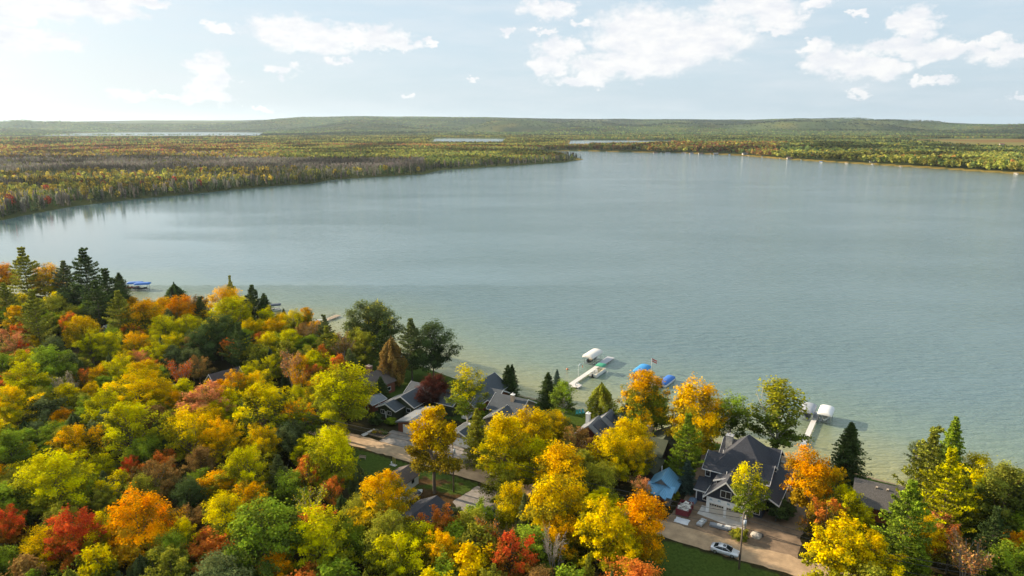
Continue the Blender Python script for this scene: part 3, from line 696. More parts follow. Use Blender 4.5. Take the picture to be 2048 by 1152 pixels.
VAR['R'] = [mk_bare(55, leaves=200)]
VAR['p'] = [mk_conifer(s, R=4.0, Ht=18, kind='pine', nq=10500, leaf=.185) for s in (61, 62, 63)]
VAR['s'] = [mk_conifer(s, R=3.3, Ht=16, kind='spruce', nq=12000, leaf=.15) for s in (71, 72, 73)]
VAR['c'] = [mk_conifer(s, R=2.9, Ht=11, kind='cedar', nq=11000, leaf=.15) for s in (81, 82)]
VAR['L'] = [mk_lone()]
VTR = {}
def trunk_mesh(k, i):
    if (k, i) not in VTR:
        tb = VAR[k][i][1]; me = bpy.data.meshes.new('trunk'); me.from_pydata(tb.v, [], tb.f)
        me.polygons.foreach_set('use_smooth', np.ones(len(me.polygons), bool))
        me.materials.append(barkp if k == 'b' else barkg if k in 'rR' else bark); VTR[(k, i)] = me
    return VTR[(k, i)]
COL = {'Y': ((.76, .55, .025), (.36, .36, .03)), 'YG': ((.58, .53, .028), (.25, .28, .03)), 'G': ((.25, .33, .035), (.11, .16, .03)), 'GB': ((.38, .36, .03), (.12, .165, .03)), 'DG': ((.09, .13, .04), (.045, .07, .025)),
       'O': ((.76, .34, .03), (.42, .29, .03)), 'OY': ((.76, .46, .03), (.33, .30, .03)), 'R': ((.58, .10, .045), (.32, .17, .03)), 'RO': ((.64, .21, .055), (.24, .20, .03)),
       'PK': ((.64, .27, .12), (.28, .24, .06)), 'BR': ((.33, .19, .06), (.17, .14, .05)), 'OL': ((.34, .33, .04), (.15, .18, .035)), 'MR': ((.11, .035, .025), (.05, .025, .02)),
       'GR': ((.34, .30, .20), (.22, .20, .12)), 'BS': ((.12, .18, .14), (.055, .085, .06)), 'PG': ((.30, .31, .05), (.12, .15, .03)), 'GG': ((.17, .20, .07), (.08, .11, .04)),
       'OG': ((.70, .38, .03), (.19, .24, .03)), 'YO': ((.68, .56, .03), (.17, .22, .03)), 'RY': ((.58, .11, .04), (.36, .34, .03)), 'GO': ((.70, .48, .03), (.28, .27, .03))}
CW = {'Y': 'golden yellow', 'YG': 'yellow green', 'G': 'green', 'GB': 'green and yellow', 'DG': 'dark green', 'O': 'orange', 'OY': 'orange yellow', 'R': 'bright red', 'RO': 'red orange', 'PK': 'salmon pink', 'BR': 'brown tinged',
      'OL': 'olive green', 'MR': 'dark maroon', 'GR': 'greyish', 'BS': 'blue grey', 'PG': 'light green', 'GG': 'grey green', 'OG': 'orange topped green', 'YO': 'yellow topped green', 'RY': 'red and yellow', 'GO': 'deep gold'}
KW = {'m': 'maple', 'f': 'maple', 'h': 'thin maple', 'b': 'birch', 'u': 'small tree', 'r': 'half bare tree', 'R': 'leafless tree', 'p': 'white pine', 's': 'spruce', 'c': 'cedar', 'L': 'maple'}
NAMEK = {'m': 'maple_tree', 'f': 'maple_tree', 'h': 'maple_tree', 'b': 'birch_tree', 'u': 'small_tree', 'r': 'half_bare_tree', 'R': 'leafless_tree', 'p': 'pine_tree', 's': 'spruce_tree', 'c': 'cedar_tree', 'L': 'maple_tree'}
# px, py of the crown centre, crown width in px, form, colour, (height factor), (own label)
T = [
 # --- left headland
 (8, 545, 44, 'm', 'O'), (50, 545, 62, 'p', 'OL', 1.15, 'tall scraggly olive pine with its bare top above the far left treeline'), (95, 565, 56, 'm', 'OY', 1.1, 'orange yellow maple among the pines at the tip of the left headland'), (132, 560, 52, 'p', 'GG'), (172, 548, 66, 'p', 'DG', 1.1, 'dark pine whose tip stands highest near the left shore'),
 (215, 582, 62, 'p', 'DG'), (240, 572, 36, 's', 'DG', 1.0, 'dark fir at the shore just left of the two blue boat lifts'), (12, 605, 50, 'p', 'PG'), (72, 635, 62, 'p', 'PG', 1.2), (112, 622, 48, 'm', 'OL'), (35, 640, 40, 'm', 'OY'), (150, 605, 60, 'c', 'DG'), (195, 606, 60, 'p', 'DG'), (235, 612, 50, 'c', 'DG'),
 (240, 630, 58, 'p', 'PG', 1.1, 'sunlit yellow green pine with level boughs in front of the blue grey cottage'), (165, 668, 56, 'm', 'GO'), (182, 692, 50, 'f', 'YG'), (222, 695, 46, 'm', 'YG'), (272, 695, 46, 'm', 'OY'), (292, 640, 66, 'm', 'OG'), (328, 628, 50, 'm', 'OY'), (365, 628, 56, 'm', 'O'), (352, 606, 44, 'c', 'DG'), (328, 668, 58, 'm', 'YG'), (374, 664, 50, 'm', 'YG'), (402, 625, 34, 'p', 'DG'),
 (452, 615, 62, 'm', 'OY', 1.1, 'tall orange maple with a lone pine tip rising behind it'), (464, 640, 74, 'm', 'YG'), (462, 585, 24, 'p', 'OL', 1.4), (506, 608, 48, 'p', 'DG'), (530, 622, 36, 's', 'DG'), (494, 620, 40, 'm', 'YG'), (505, 668, 46, 'm', 'Y', 1, 'clear yellow maple left of the narrow shore spruce'), (547, 668, 46, 'm', 'OY'), (568, 632, 16, 's', 'DG', .8, 'slim dark spruce like a spike against the water'), (590, 648, 40, 'm', 'YO'), (612, 642, 36, 'm', 'OG'), (625, 668, 36, 'r', 'BR'), (650, 665, 38, 'p', 'GG'), (655, 692, 46, 'p', 'PG'),
 (738, 653, 90, 'm', 'GG', 1.0, 'broad grey green tree at the shore right of the wooden dock'), (752, 636, 56, 'm', 'YG', 1.25), (712, 690, 52, 'm', 'OL'), (822, 690, 62, 'p', 'GG', 1.1, 'grey green pine left of the big dark shore tree'), (866, 692, 76, 'm', 'DG', 1.15, 'big dark green tree at the water above the grass strip'), (784, 725, 46, 'c', 'BR', 1.2), (730, 700, 50, 'm', 'OL'), (770, 690, 50, 'p', 'DG'),
 (440, 672, 66, 'm', 'DG'), (398, 695, 56, 'm', 'DG'), (480, 690, 56, 'p', 'DG'), (512, 722, 50, 'c', 'OL'), (540, 722, 26, 's', 'BS', .9), (582, 738, 50, 'r', 'PK'), (595, 762, 42, 'r', 'O'), (640, 715, 46, 'h', 'RO'), (656, 742, 20, 's', 'BS', .7), (571, 768, 22, 's', 'DG', .8), (686, 702, 46, 'r', 'BR'), (615, 716, 46, 'h', 'OL'), (700, 730, 44, 'p', 'GG', .8),
 (682, 800, 108, 'm', 'YG', 1.1, 'large round yellow green maple beside the upper end of the road'), (412, 815, 100, 'f', 'PK', .85, 'wide salmon pink maple in the middle of the left woods'), (530, 832, 112, 'f', 'YO', 1, 'wide maple with yellow top left of the round roadside maple'), (598, 838, 58, 'f', 'OG'), (470, 782, 62, 'f', 'OG'), (510, 780, 52, 'f', 'Y'), (596, 800, 36, 'm', 'YG'), (440, 778, 30, 'm', 'O', .7),
 (22, 690, 66, 'h', 'PK'), (46, 704, 36, 'h', 'R'), (50, 738, 60, 'f', 'YG'), (100, 742, 76, 'm', 'G'), (142, 738, 40, 'c', 'GG'), (72, 768, 46, 'c', 'DG'), (166, 758, 34, 'h', 'RO'), (200, 762, 40, 'm', 'OY'), (238, 752, 58, 'f', 'YG'), (290, 762, 68, 'f', 'Y'), (280, 726, 44, 'h', 'PK'), (318, 712, 54, 'f', 'YG'), (366, 690, 20, 'c', 'OY', .8), (350, 722, 46, 'c', 'GG'), (360, 752, 52, 'r', 'R'), (398, 735, 46, 'h', 'BR'), (388, 695, 40, 'm', 'BR'),
 (52, 772, 86, 'f', 'YG'), (30, 822, 84, 'f', 'Y'), (92, 794, 50, 'c', 'G'), (132, 782, 44, 'r', 'GR'), (100, 832, 62, 'c', 'GG'), (124, 846, 46, 'm', 'O', .8), (152, 866, 42, 'c', 'GG'), (76, 878, 50, 'c', 'GG'), (272, 792, 96, 'f', 'Y'), (212, 828, 84, 'f', 'YG'), (262, 868, 104, 'f', 'YG', 1.05, 'broad bright yellow green maple in the heart of the left woods'), (320, 800, 60, 'f', 'Y'), (378, 872, 98, 'h', 'Y', 1.1, 'thin yellow maple with pale branches showing through'), (158, 898, 84, 'f', 'OY'), (25, 918, 84, 'm', 'G'), (62, 925, 46, 'f', 'YG'), (112, 975, 112, 'm', 'YG'), (178, 978, 54, 'h', 'G'),
 (262, 942, 46, 'h', 'R'), (312, 958, 84, 'h', 'BR'), (150, 1078, 100, 'f', 'R', 1.05, 'bright red maple near the bottom left corner'), (276, 1060, 116, 'm', 'O', 1.05, 'big orange maple right of the bright red one'), (206, 1082, 70, 'm', 'YO'), (12, 1062, 64, 'f', 'R'), (412, 1090, 42, 'h', 'RO'), (434, 1134, 46, 'f', 'RO'), (380, 1002, 60, 'm', 'DG'), (404, 940, 60, 'm', 'BR'), (445, 884, 84, 'f', 'OY'), (522, 900, 78, 'f', 'GO'), (492, 955, 84, 'f', 'YG', 1.15, 'yellow green maple with upright feathery boughs'),
 (558, 958, 54, 's', 'GG', .9), (620, 952, 74, 'h', 'RO'), (664, 925, 88, 'm', 'YG', 1.2, 'lime yellow maple at the left edge of the shaded lawn'), (664, 992, 56, 'h', 'RO'), (582, 990, 68, 'm', 'G'), (624, 1022, 64, 'r', 'YG'), (528, 1086, 130, 'm', 'G', 1.1, 'large bright green maple at the bottom edge left of centre'), (640, 1084, 124, 'f', 'YG'), (506, 1018, 84, 'f', 'OG'), (448, 1040, 76, 'm', 'YO'), (560, 1150, 60, 'm', 'O'),
 (764, 1014, 108, 'f', 'OY', 1.1, 'orange yellow maple hiding the front of the white shed'), (778, 1084, 84, 'm', 'OL'), (815, 1070, 26, 's', 'PG', .8, 'slim bright green young conifer below the dark shed roof'), (796, 1128, 96, 'f', 'YG'), (878, 1064, 76, 'f', 'RO', 1, 'red orange maple in front of the dark shed roof'), (888, 1118, 80, 'f', 'OY'), (972, 1082, 56, 'r', 'RO'), (1024, 1112, 96, 'h', 'R', 1.05), (1104, 1112, 52, 'R', 'GR', 1.1, 'leafless grey tree between the red and the yellow maples'), (1026, 1012, 56, 'm', 'Y', 1.1), (1106, 1018, 112, 'm', 'GO'), (1120, 955, 92, 'm', 'OY', 1.15), (960, 1040, 60, 'u', 'G'), (905, 1030, 40, 'u', 'GG', .6),
 (1010, 905, 104, 'm', 'Y', 1.15, 'massive yellow maple right of the tall spruce'), (1062, 878, 84, 'm', 'GO', 1.1), (1075, 930, 84, 'm', 'YG'), (866, 880, 104, 'L', 'YL', 1, 'tall lone maple with a bare waist beside the white shed'), (954, 872, 50, 's', 'OL', 1.1, 'tall pointed spruce between the garage and the yellow maple'), (1110, 858, 50, 'm', 'GO'), (1150, 888, 64, 'h', 'BR'), (1200, 975, 66, 'm', 'OL'), (1165, 940, 50, 'm', 'OL'), (1256, 885, 72, 'm', 'Y'), (1222, 915, 80, 'm', 'Y'), (1275, 915, 60, 'm', 'GO'), (1212, 1072, 118, 'f', 'Y', 1.1, 'big yellow maple at the bottom edge right of the leafless tree'), (1284, 1055, 92, 'm', 'O', 1.1), (1250, 1120, 84, 'f', 'Y'),
 (1282, 982, 36, 'b', 'PK', .75, 'small salmon brown tree left of the blue roofed cottage'), (1286, 803, 88, 'm', 'OG', 1.15, 'orange topped maple in front of the blue boat covers'), (1310, 815, 56, 'm', 'G'), (1202, 812, 50, 'c', 'OL', 1.0, 'dense flame shaped cedar at the shore right of the dock'), (1126, 800, 52, 'b', 'G', .8), (1096, 776, 38, 's', 'DG', .9), (1114, 752, 22, 's', 'BS', 1.1, 'blue grey spruce top behind the shore birch'), (1016, 757, 34, 's', 'DG', .9, 'left of the two joined dark spruces on the grass strip'), (1024, 748, 26, 's', 'DG', 1.0, 'taller of the two joined dark spruces on the grass strip'),
 (1252, 845, 40, 's', 'BS', .9), (1296, 828, 46, 'p', 'PG', .8), (1390, 832, 106, 'm', 'OY', 1.15, 'large orange yellow maple at the shore left of the navy house'), (1407, 780, 28, 'h', 'PK', 1.6), (1374, 890, 66, 'p', 'G', 1.1, 'green pine between the mossy roof and the navy house'), (1374, 950, 36, 's', 'BS', .8), (1462, 832, 66, 'b', 'G', 1.0), (1556, 838, 94, 'b', 'GB', 1.1, 'broad green birch at the water behind the navy house'), (1496, 985, 62, 'b', 'YO', 1.15, 'slender birch with white stems in front of the navy house'),
 (1620, 965, 84, 'm', 'O', 1.2, 'vivid orange maple right of the concrete patio'), (1697, 902, 62, 's', 'DG', 1.0, 'lone dark spruce on the grass by the shingled lake house'), (1676, 956, 40, 'h', 'OY', .8), (1652, 1042, 74, 'h', 'RO', 1.1), (1690, 1020, 66, 'f', 'YG'), (1718, 1040, 54, 'f', 'YG', .8), (1680, 1112, 130, 'f', 'Y', 1.0, 'broad bright yellow maple at the bottom edge by the road end'), (1745, 1122, 90, 'f', 'Y'), (1812, 1050, 100, 'p', 'G', 1.15, 'large dark green conifer in front of the shingled lake house'), (1874, 1060, 60, 'h', 'PK'),
 (1858, 945, 92, 'p', 'PG', 1.25), (1900, 915, 60, 's', 'G', 1.5, 'tallest spruce of the sunlit clump on the right'), (1892, 985, 92, 'p', 'YG', 1.2), (1952, 950, 66, 'm', 'YO', 1.1), (2010, 1000, 100, 'm', 'PG', 1.1), (2040, 1010, 60, 'p', 'GG'), (1925, 1000, 60, 'p', 'PG'), (1934, 1128, 88, 'r', 'PK'), (1984, 1128, 52, 'u', 'G'), (2032, 1106, 54, 'f', 'O'), (1985, 1075, 64, 'p', 'DG'), (1900, 1090, 60, 'h', 'RO'), (1840, 880, 34, 'b', 'GG', .8), (1830, 1130, 66, 's', 'G', .9),
 (870, 782, 54, 'm', 'MR', .85, 'dark maroon maple beside the green house'), (936, 790, 66, 'b', 'YO', 1.15, 'tall birch with a yellow tip before the lakeside grass'), (1030, 832, 22, 'c', 'BR', .5), (762, 778, 32, 's', 'DG', .7, 'small dark spruce left of the green house'), (751, 836, 22, 'c', 'DG', .5, 'little dark conifer in front of the green house'), (783, 842, 24, 'u', 'G', .35),
 (1562, 1018, 50, 'u', 'DG', .6, 'round dark green bush right of the navy house'), (1480, 1068, 34, 'u', 'OL', .4), (955, 925, 18, 'u', 'YO', .2), (1345, 990, 26, 'u', 'OL', .4),
]
COL['YL'] = ((.66, .44, .02), (.20, .17, .03)); CW['YL'] = 'yellow'
TREES = []          # (obj, px, py, kind, colour, label)
def put_tree(k, i, x, y, sx, sz, col, name=None, zoff=0.):
    me, tb, Wd, Ht, fc = VAR[k][i]
    root = bpy.data.objects.new(name or NAMEK[k], None); C.objects.link(root); root.empty_display_size = .5
    root.location = (x, y, gz(x, y)-.05+zoff); root.rotation_euler = (0, 0, random.uniform(0, 6.28) if k != 'L' else ROAD)
    root.scale = (sx, sx, sz)
    a, b_ = COL[col]; j = random.uniform(.88, 1.1)
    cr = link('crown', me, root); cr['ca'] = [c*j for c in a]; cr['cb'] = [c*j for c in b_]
    link('trunk', trunk_mesh(k, i), root)
    return root
cnt = {}
for e in T:
    px, py, wpx, k, col = e[:5]
    if k == 'c' and px < 600 and wpx >= 46 and len(e) < 7: k = 'u'; wpx *= 1.1
    hf = e[5] if len(e) > 5 else 1.0; lab = e[6] if len(e) > 6 else None
    i = cnt.get(k, random.randrange(9)) % len(VAR[k]); cnt[k] = i+1
    me, tb, Wd, Ht, fc = VAR[k][i]
    zc = GZ+fc*12; x, y, _ = P(px, py, zc)
    for _ in range(3):
        dep = y*cP-(zc-H)*sP; wm_ = wpx*dep/F*(1.38 if k == 's' else 1.18 if k == 'c' else 1.04)
        sx = wm_/Wd
        hh = {'m': .88*wm_+4.4, 'f': .85*wm_+4.5, 'h': .9*wm_+4.2, 'b': 1.15*wm_+5, 'u': 1.05*wm_+1, 'r': 1.1*wm_+5, 'R': 1.2*wm_+6, 'p': 1.1*wm_+7, 's': .95*wm_+4.5, 'c': 1.25*wm_+2.5, 'L': 1.75*wm_}[k]*hf
        hh = min(hh, 25); zc = GZ+fc*hh; x, y, _ = P(px, py, zc)
    sdv = float(sdist(np.array([x]), np.array([y]))[0])
    r = put_tree(k, i, x, y, sx, hh/Ht, col)
    TREES.append([r, px, py, k, col, lab, wm_])
# ---- fill the woods between the picked trees
pos = [(t[0].location.x, t[0].location.y, t[6]) for t in TREES]
CLEAR = [[P(a, b, GZ) for a, b in pg] for pg in (
    [(690, 845), (780, 800), (960, 740), (1120, 780), (1700, 915), (1850, 975), (1780, 1060), (1640, 1110), (1620, 1230), (1290, 1230), (1290, 1090), (1090, 1020), (1010, 1010), (905, 1075), (770, 1090), (735, 1010), (690, 940)],
    [(180, 640), (240, 640), (240, 710), (180, 710)], [(400, 740), (500, 735), (490, 790), (400, 795)])]
WOOD = [P(a, b, GZ) for a, b in [(-260, 640), (120, 618), (420, 648), (640, 690), (700, 760), (720, 860), (740, 1000), (760, 1100), (900, 1090), (1010, 1020), (1100, 1020), (1300, 1110), (1300, 1330), (-260, 1420)]]
WOOD2 = [P(a, b, GZ) for a, b in [(1740, 1150), (1850, 1070), (1920, 1020), (2180, 1080), (2180, 1330), (1700, 1330), (1660, 1220)]]
random.seed(21); fills = 0
for tr_ in range(4600):
    x = random.uniform(-230, 110); y = random.uniform(62, 260)
    px, py = proj(x, y, 10.); 
    if not (-120 < px < 2170 and py < 1300): continue
    inw = bool(inpoly(np.array([x]), np.array([y]), WOOD)[0] or inpoly(np.array([x]), np.array([y]), WOOD2)[0])
    if not inw or any(bool(inpoly(np.array([x]), np.array([y]), c_)[0]) for c_ in CLEAR): continue
    if any((x-a)**2+(y-b)**2 < (1.9+.31*w_)**2 for a, b, w_ in pos): continue
    if float(sdist(np.array([x]), np.array([y]))[0]) < 4 or abs(toUV(x, y)[1]-115.3) < 6: continue
    k = random.choice('mmfuuhcsm'); i = random.randrange(len(VAR[k])); wm_ = random.uniform(5.5, 8.5) if k not in 'cs' else random.uniform(3.4, 4.8)
    col = random.choice(['G', 'OL', 'YO', 'OG', 'BR', 'GG', 'G', 'GO', 'RO', 'OL', 'G', 'OL', 'YO', 'YG']) if k not in 'cs' else random.choice(['DG', 'GG', 'OL'])
    Wd, Ht = VAR[k][i][2:4]; hh = random.uniform(7, 11)
    r = put_tree(k, i, x, y, wm_/Wd, hh/Ht, col); fills += 1
    pos.append((x, y, wm_)); px, py = proj(x, y, r.location.z+hh*.7); TREES.append([r, px, py, k, col, None, wm_])
print('picked', len(T), 'fill', fills)
# ================================================================ HOUSES
white = paint('white_trim', (.72, .72, .70), .5, .06)
def frame_at(name, label, cat, px, py, yaw=0., z=GZ, dz=0.012, group=None):
    p = P(px, py, z); return thing(name, label, cat, (p[0], p[1], z+dz), ROAD+math.radians(yaw), group)
def gable(root, x0, x1, y0, y1, eave, ridge, axis, wallm, roofm, trim=True, ov=.45, z0=0., wall=True, rname='roof', t=.16, off=0.):
    """a wing: walls with gable ends, one pitched roof, boards along its edges; axis = direction of the ridge"""
    if axis == 'x': a0, a1, b0, b1 = x0, x1, y0, y1
    else: a0, a1, b0, b1 = y0, y1, x0, x1
    m = (b0+b1)/2+off; sl0 = (ridge-eave)/(m-b0); sl1 = (ridge-eave)/(b1-m)
    if wall:
        MB().prism([(b0, z0-.05), (b1, z0-.05), (b1, eave), (m, ridge-.01), (b0, eave)], axis, a0, a1).build('wall', wallm, root)
    e0, e1 = eave-sl0*ov, eave-sl1*ov
    r = MB().prism([(b0-ov, e0), (m, ridge), (b1+ov, e1), (b1+ov, e1+t), (m, ridge+t*1.15), (b0-ov, e0+t)], axis, a0-ov, a1+ov).build(rname, roofm, root)
    if trim:
        tb = MB(); h = .26
        for q0, q1 in ((a0-ov-.06, a0-ov-.003), (a1+ov+.003, a1+ov+.06)):
            tb.prism([(b0-ov-.02, e0-.1), (m, ridge-.1), (m, ridge+h), (b0-ov-.02, e0+h*.8)], axis, q0, q1)
            tb.prism([(m, ridge-.1), (b1+ov+.02, e1-.1), (b1+ov+.02, e1+h*.8), (m, ridge+h)], axis, q0, q1)
        if axis == 'x':
            tb.box(a0-ov, a1+ov, b0-ov-.09, b0-ov-.02, e0-.02, e0+t*.9); tb.box(a0-ov, a1+ov, b1+ov+.02, b1+ov+.09, e1-.02, e1+t*.9)
        else:
            tb.box(b0-ov-.09, b0-ov-.02, a0-ov, a1+ov, e0-.02, e0+t*.9); tb.box(b1+ov+.02, b1+ov+.09, a0-ov, a1+ov, e1-.02, e1+t*.9)
        tb.build('roof_trim', white if trim is True else trim, root)
    return r
def opening(root, x, y, z, w, h, face, name='window', fm=None, pane=True, bars=1, fill=None, tr=.09):
    """window or door on a wall; (x, y, z) centre of its foot, face = outward direction"""
    rz = {'-y': 0, '+x': math.pi/2, '+y': math.pi, '-x': -math.pi/2}[face]
    fr = MB(); d = .05
    fr.box(-w/2-tr, -w/2, -d, .03, 0, h); fr.box(w/2, w/2+tr, -d, .03, 0, h); fr.box(-w/2-tr, w/2+tr, -d-.01, .03, h, h+tr)
    if name == 'window': fr.box(-w/2-tr, w/2+tr, -d-.03, .03, -tr, 0)
    for b in range(1, bars): fr.box(-w/2+w*b/bars-.035, -w/2+w*b/bars+.035, -d+.015, .02, 0, h)
    o = fr.build(name+('_frame' if name != 'window' else ''), fm or white, root) if name != 'window' else fr.build('window', fm or white, root)
    o.location = (x, y, z); o.rotation_euler = (0, 0, rz)
    pb = MB().box(-w/2, w/2, -.02, .02, 0, h).build('pane' if name == 'window' else name, fill or glass(), o)
    return o
def garage_door(root, x, y, w, h, face, mat, lites=False):
    o = opening(root, x, y, 0, w, h, face, 'door', fill=mat)
    d = [c for c in o.children][0]; d.name = 'garage_door'
    g = MB()
    for k in range(1, 4): g.box(-w/2, w/2, -.026, -.0205, h*k/4-.02, h*k/4+.015)
    g.build('panel_groove', paint('groove', (.40, .38, .35), .7), d)
    if lites:
        q = MB(); n = 6
        for k in range(n): q.box(-w/2+w*(k+.12)/n, -w/2+w*(k+.88)/n, -.04, -.0205, h*.80, h*.93)
        q.build('door_window', glass(), d)
    return o
def chimney(root, x, y, z0, z1, sx, sy, mat, capm=None):
    c = MB().box(x-sx/2, x+sx/2, y-sy/2, y+sy/2, z0, z1).build('chimney', mat, root)
    k = MB().box(x-sx/2-.1, x+sx/2+.1, y-sy/2-.1, y+sy/2+.1, z1, z1+.14); k.tube([(x, y, z1+.14), (x, y, z1+.55)], .14, 8); k.build('chimney_cap', capm or white, c)
    return c
navy = siding('navy_siding', (.028, .036, .055), 2.2, 'X'); wrap = paint('house_wrap', (.80, .81, .81), .6, .10, 1.2)
darksh = shingle('charcoal_shingle', (.052, .056, .068)); beige = paint('door_beige', (.55, .51, .44), .5, .05)
stone = paint('pale_block', (.50, .46, .40), .9, .3, 3, .4); conc2 = conc
# ---- big navy house under construction
hO = frame_at('lake_house', 'large unfinished navy house with charcoal roofs and a white wrapped double garage front', 'house', 1411, 1024, -3)
# garage wing
MB().prism([(0, -.05), (7.3, -.05), (7.3, 3.55), (0, 3.55)], 'y', 0, 6.9).build('garage_wall', wrap, hO)
MB().prism([(-.02, 3.55), (7.32, 3.55), (7.32, 3.9), (3.65, 7.55), (-.02, 3.9)], 'y', -.03, 6.9).build('gable_wall', navy, hO)
gable(hO, 0, 7.3, 0, 9, 3.9, 7.6, 'y', navy, darksh, wall=False, ov=.55)
garage_door(hO, 2.05, -.03, 2.75, 2.35, '-y', beige, True); garage_door(hO, 5.35, -.03, 2.75, 2.35, '-y', beige, True)
opening(hO, 3.65, -.05, 4.25, 1.9, 1.35, '-y', bars=2)
# printed marks on the wrap, small blue-grey patches
pr = paint('wrap_print', (.36, .48, .56), .7, .1)
for xx, zz in ((.9, 2.85), (2.5, 2.95), (4.3, 2.85), (6.1, 2.95)):
    mk = MB().prism([(xx-.3, zz), (xx+.35, zz), (xx+.2, zz+.18), (xx+.3, zz+.42), (xx-.1, zz+.34), (xx-.25, zz+.4)], 'y', -.012, -.004)
    mk.build('wrap_print', pr, hO)
# front cross wing, ridge along the road
gable(hO, -2.3, 10.0, 6.2, 13.0, 6.3, 8.4, 'x', navy, darksh, ov=.5)
opening(hO, -1.7, 6.2, 4.5, .9, 1.2, '-y'); opening(hO, 9.2, 6.2, 4.5, .9, 1.2, '-y', bars=2)
opening(hO, 7.9, 6.2, 4.5, .9, 1.3, '-y')
# low pent roof left of the garage and its wall
MB().prism([(3.4, -.05), (6.15, -.05), (6.15, 3.2), (3.4, 2.6)], 'x', -3.0, -.03).build('wall', navy, hO)
MB().prism([(2.8, 2.55), (6.19, 3.95), (6.19, 4.12), (2.8, 2.72)], 'x', -3.4, -.6).build('side_roof', darksh, hO)
wb = MB(); wb.box(-3.44, -.6, 2.72, 2.79, 2.5, 2.75); wb.box(-3.06, -2.86, 3.32, 3.39, 0, 2.5); wb.build('corner_board', white, hO)
opening(hO, -1.2, 3.4, .6, .8, 1.5, '-y')
# shed dormer on the garage roof
MB().prism([(.9, 4.6), (3.3, 4.6), (3.3, 6.9), (.9, 5.75)], 'y', 3.4, 6.19).build('dormer_wall', navy, hO)
MB().prism([(.3, 5.52), (3.78, 7.18), (3.78, 7.34), (.3, 5.68)], 'y', 2.9, 6.6).build('dormer_roof', darksh, hO)
tb = MB(); tb.prism([(.28, 5.4), (3.78, 7.06), (3.78, 7.36), (.28, 5.70)], 'y', 2.82, 2.89); tb.box(.82, .93, 3.3, 3.39, 4.6, 5.6); tb.build('dormer_trim', white, hO)
# rear wing and tall hipped centre
gable(hO, -1.0, 9.9, 13.05, 20.2, 6.3, 8.9, 'x', navy, darksh, ov=.5)
py_ = MB(); q = [(-1.2, 6.6, 6.45), (9.8, 6.6, 6.45), (9.8, 19.2, 6.45), (-1.2, 19.2, 6.45)]; pk = [(4.2, 11.6, 12.6), (4.5, 12.8, 12.6)]
py_.add(q+pk, [(0, 1, 4), (1, 2, 5, 4), (2, 3, 5), (3, 0, 4, 5), (3, 2, 1, 0)]); py_.build('hip_roof', darksh, hO)
opening(hO, 9.9, 16.6, 6.4, 1.0, 1.2, '+x'); opening(hO, 10.0, 9.6, 6.1, .9, 1.1, '+x')
# long low roof down the right side, on posts
MB().prism([(10.02, 4.95), (12.9, 3.5), (12.9, 3.67), (10.02, 5.15)], 'y', 3.4, 17.5).build('porch_roof', darksh, hO)
tb = MB(); tb.box(12.91, 12.98, 3.3, 17.6, 3.4, 3.69); tb.prism([(10.02, 4.88), (12.98, 3.4), (12.98, 3.69), (10.02, 5.17)], 'y', 3.32, 3.39); tb.build('porch_trim', white, hO)
for yy in (3.9, 8, 12.5, 17): MB().box(12.4, 12.6, yy-.1, yy+.1, 0, 3.7).build('porch_post', paint('dark_post', (.05, .05, .055), .6), hO)
MB().prism([(7.34, -.05), (10.0, -.05), (10.0, 3.6), (7.34, 3.6)], 'y', 3.4, 6.19).build('wall', navy, hO)
MB().prism([(2.9, 3.3), (6.19, 4.5), (6.19, 4.66), (2.9, 3.47)], 'x', 7.9, 10.0).build('side_roof', darksh, hO)
opening(hO, 8.8, 3.4, .7, 1.3, 1.6, '-y', bars=2)
chimney(hO, .1, 15.0, 4, 10.4, 1.35, 1.1, stone, conc)
MB().tube([(-.2, 11.6, 7.0), (-.2, 11.6, 8.4)], .06, 6).build('vent_pipe', white, hO)
MB().tube([(2.4, 4.8, 6.3), (2.4, 4.8, 7.3)], .06, 6).build('vent_pipe', white, hO)

# ---- blue roofed cottage
bluem = shingle('blue_metal', (.16, .37, .56), var=.12, seam='X'); gw = paint('weathered_wall', (.20, .19, .17), .85, .3, 1.5)
hN = frame_at('blue_roofed_cottage', 'small grey cottage with a sheet metal roof of light blue and a gabled porch', 'cottage', 1299, 1006)
gable(hN, -1.0, 4.0, 2.8, 7.4, 2.5, 4.5, 'y', gw, bluem, trim=False, ov=.5)
MB().prism([(.6, -.05), (2.78, -.05), (2.78, 2.9), (.6, 2.2)], 'x', -.8, 3.9).build('porch_wall', gw, hN)
MB().prism([(-.1, 2.15), (3.0, 3.1), (3.0, 3.2), (-.1, 2.25)], 'x', -1.3, 4.4).build('porch_roof', bluem, hN)
gable(hN, 1.1, 3.3, -1.0, 1.6, 2.2, 3.0, 'y', gw, bluem, trim=False, ov=.15, wall=False, rname='entry_gable', t=.08)
opening(hN, 2.4, .6, 0, .9, 1.9, '-y', 'door', fm=paint('brown_frame', (.10, .05, .03)), fill=paint('oxblood', (.12, .02, .02)))
opening(hN, .3, .6, .9, .8, .8, '-y'); opening(hN, 4.0, 5.4, 1, .9, .9, '+x', fm=gw)
MB().tube([(.2, 7.1, 2.5), (.2, 7.1, 5.0)], .07, 6).build('stove_pipe', white, hN)

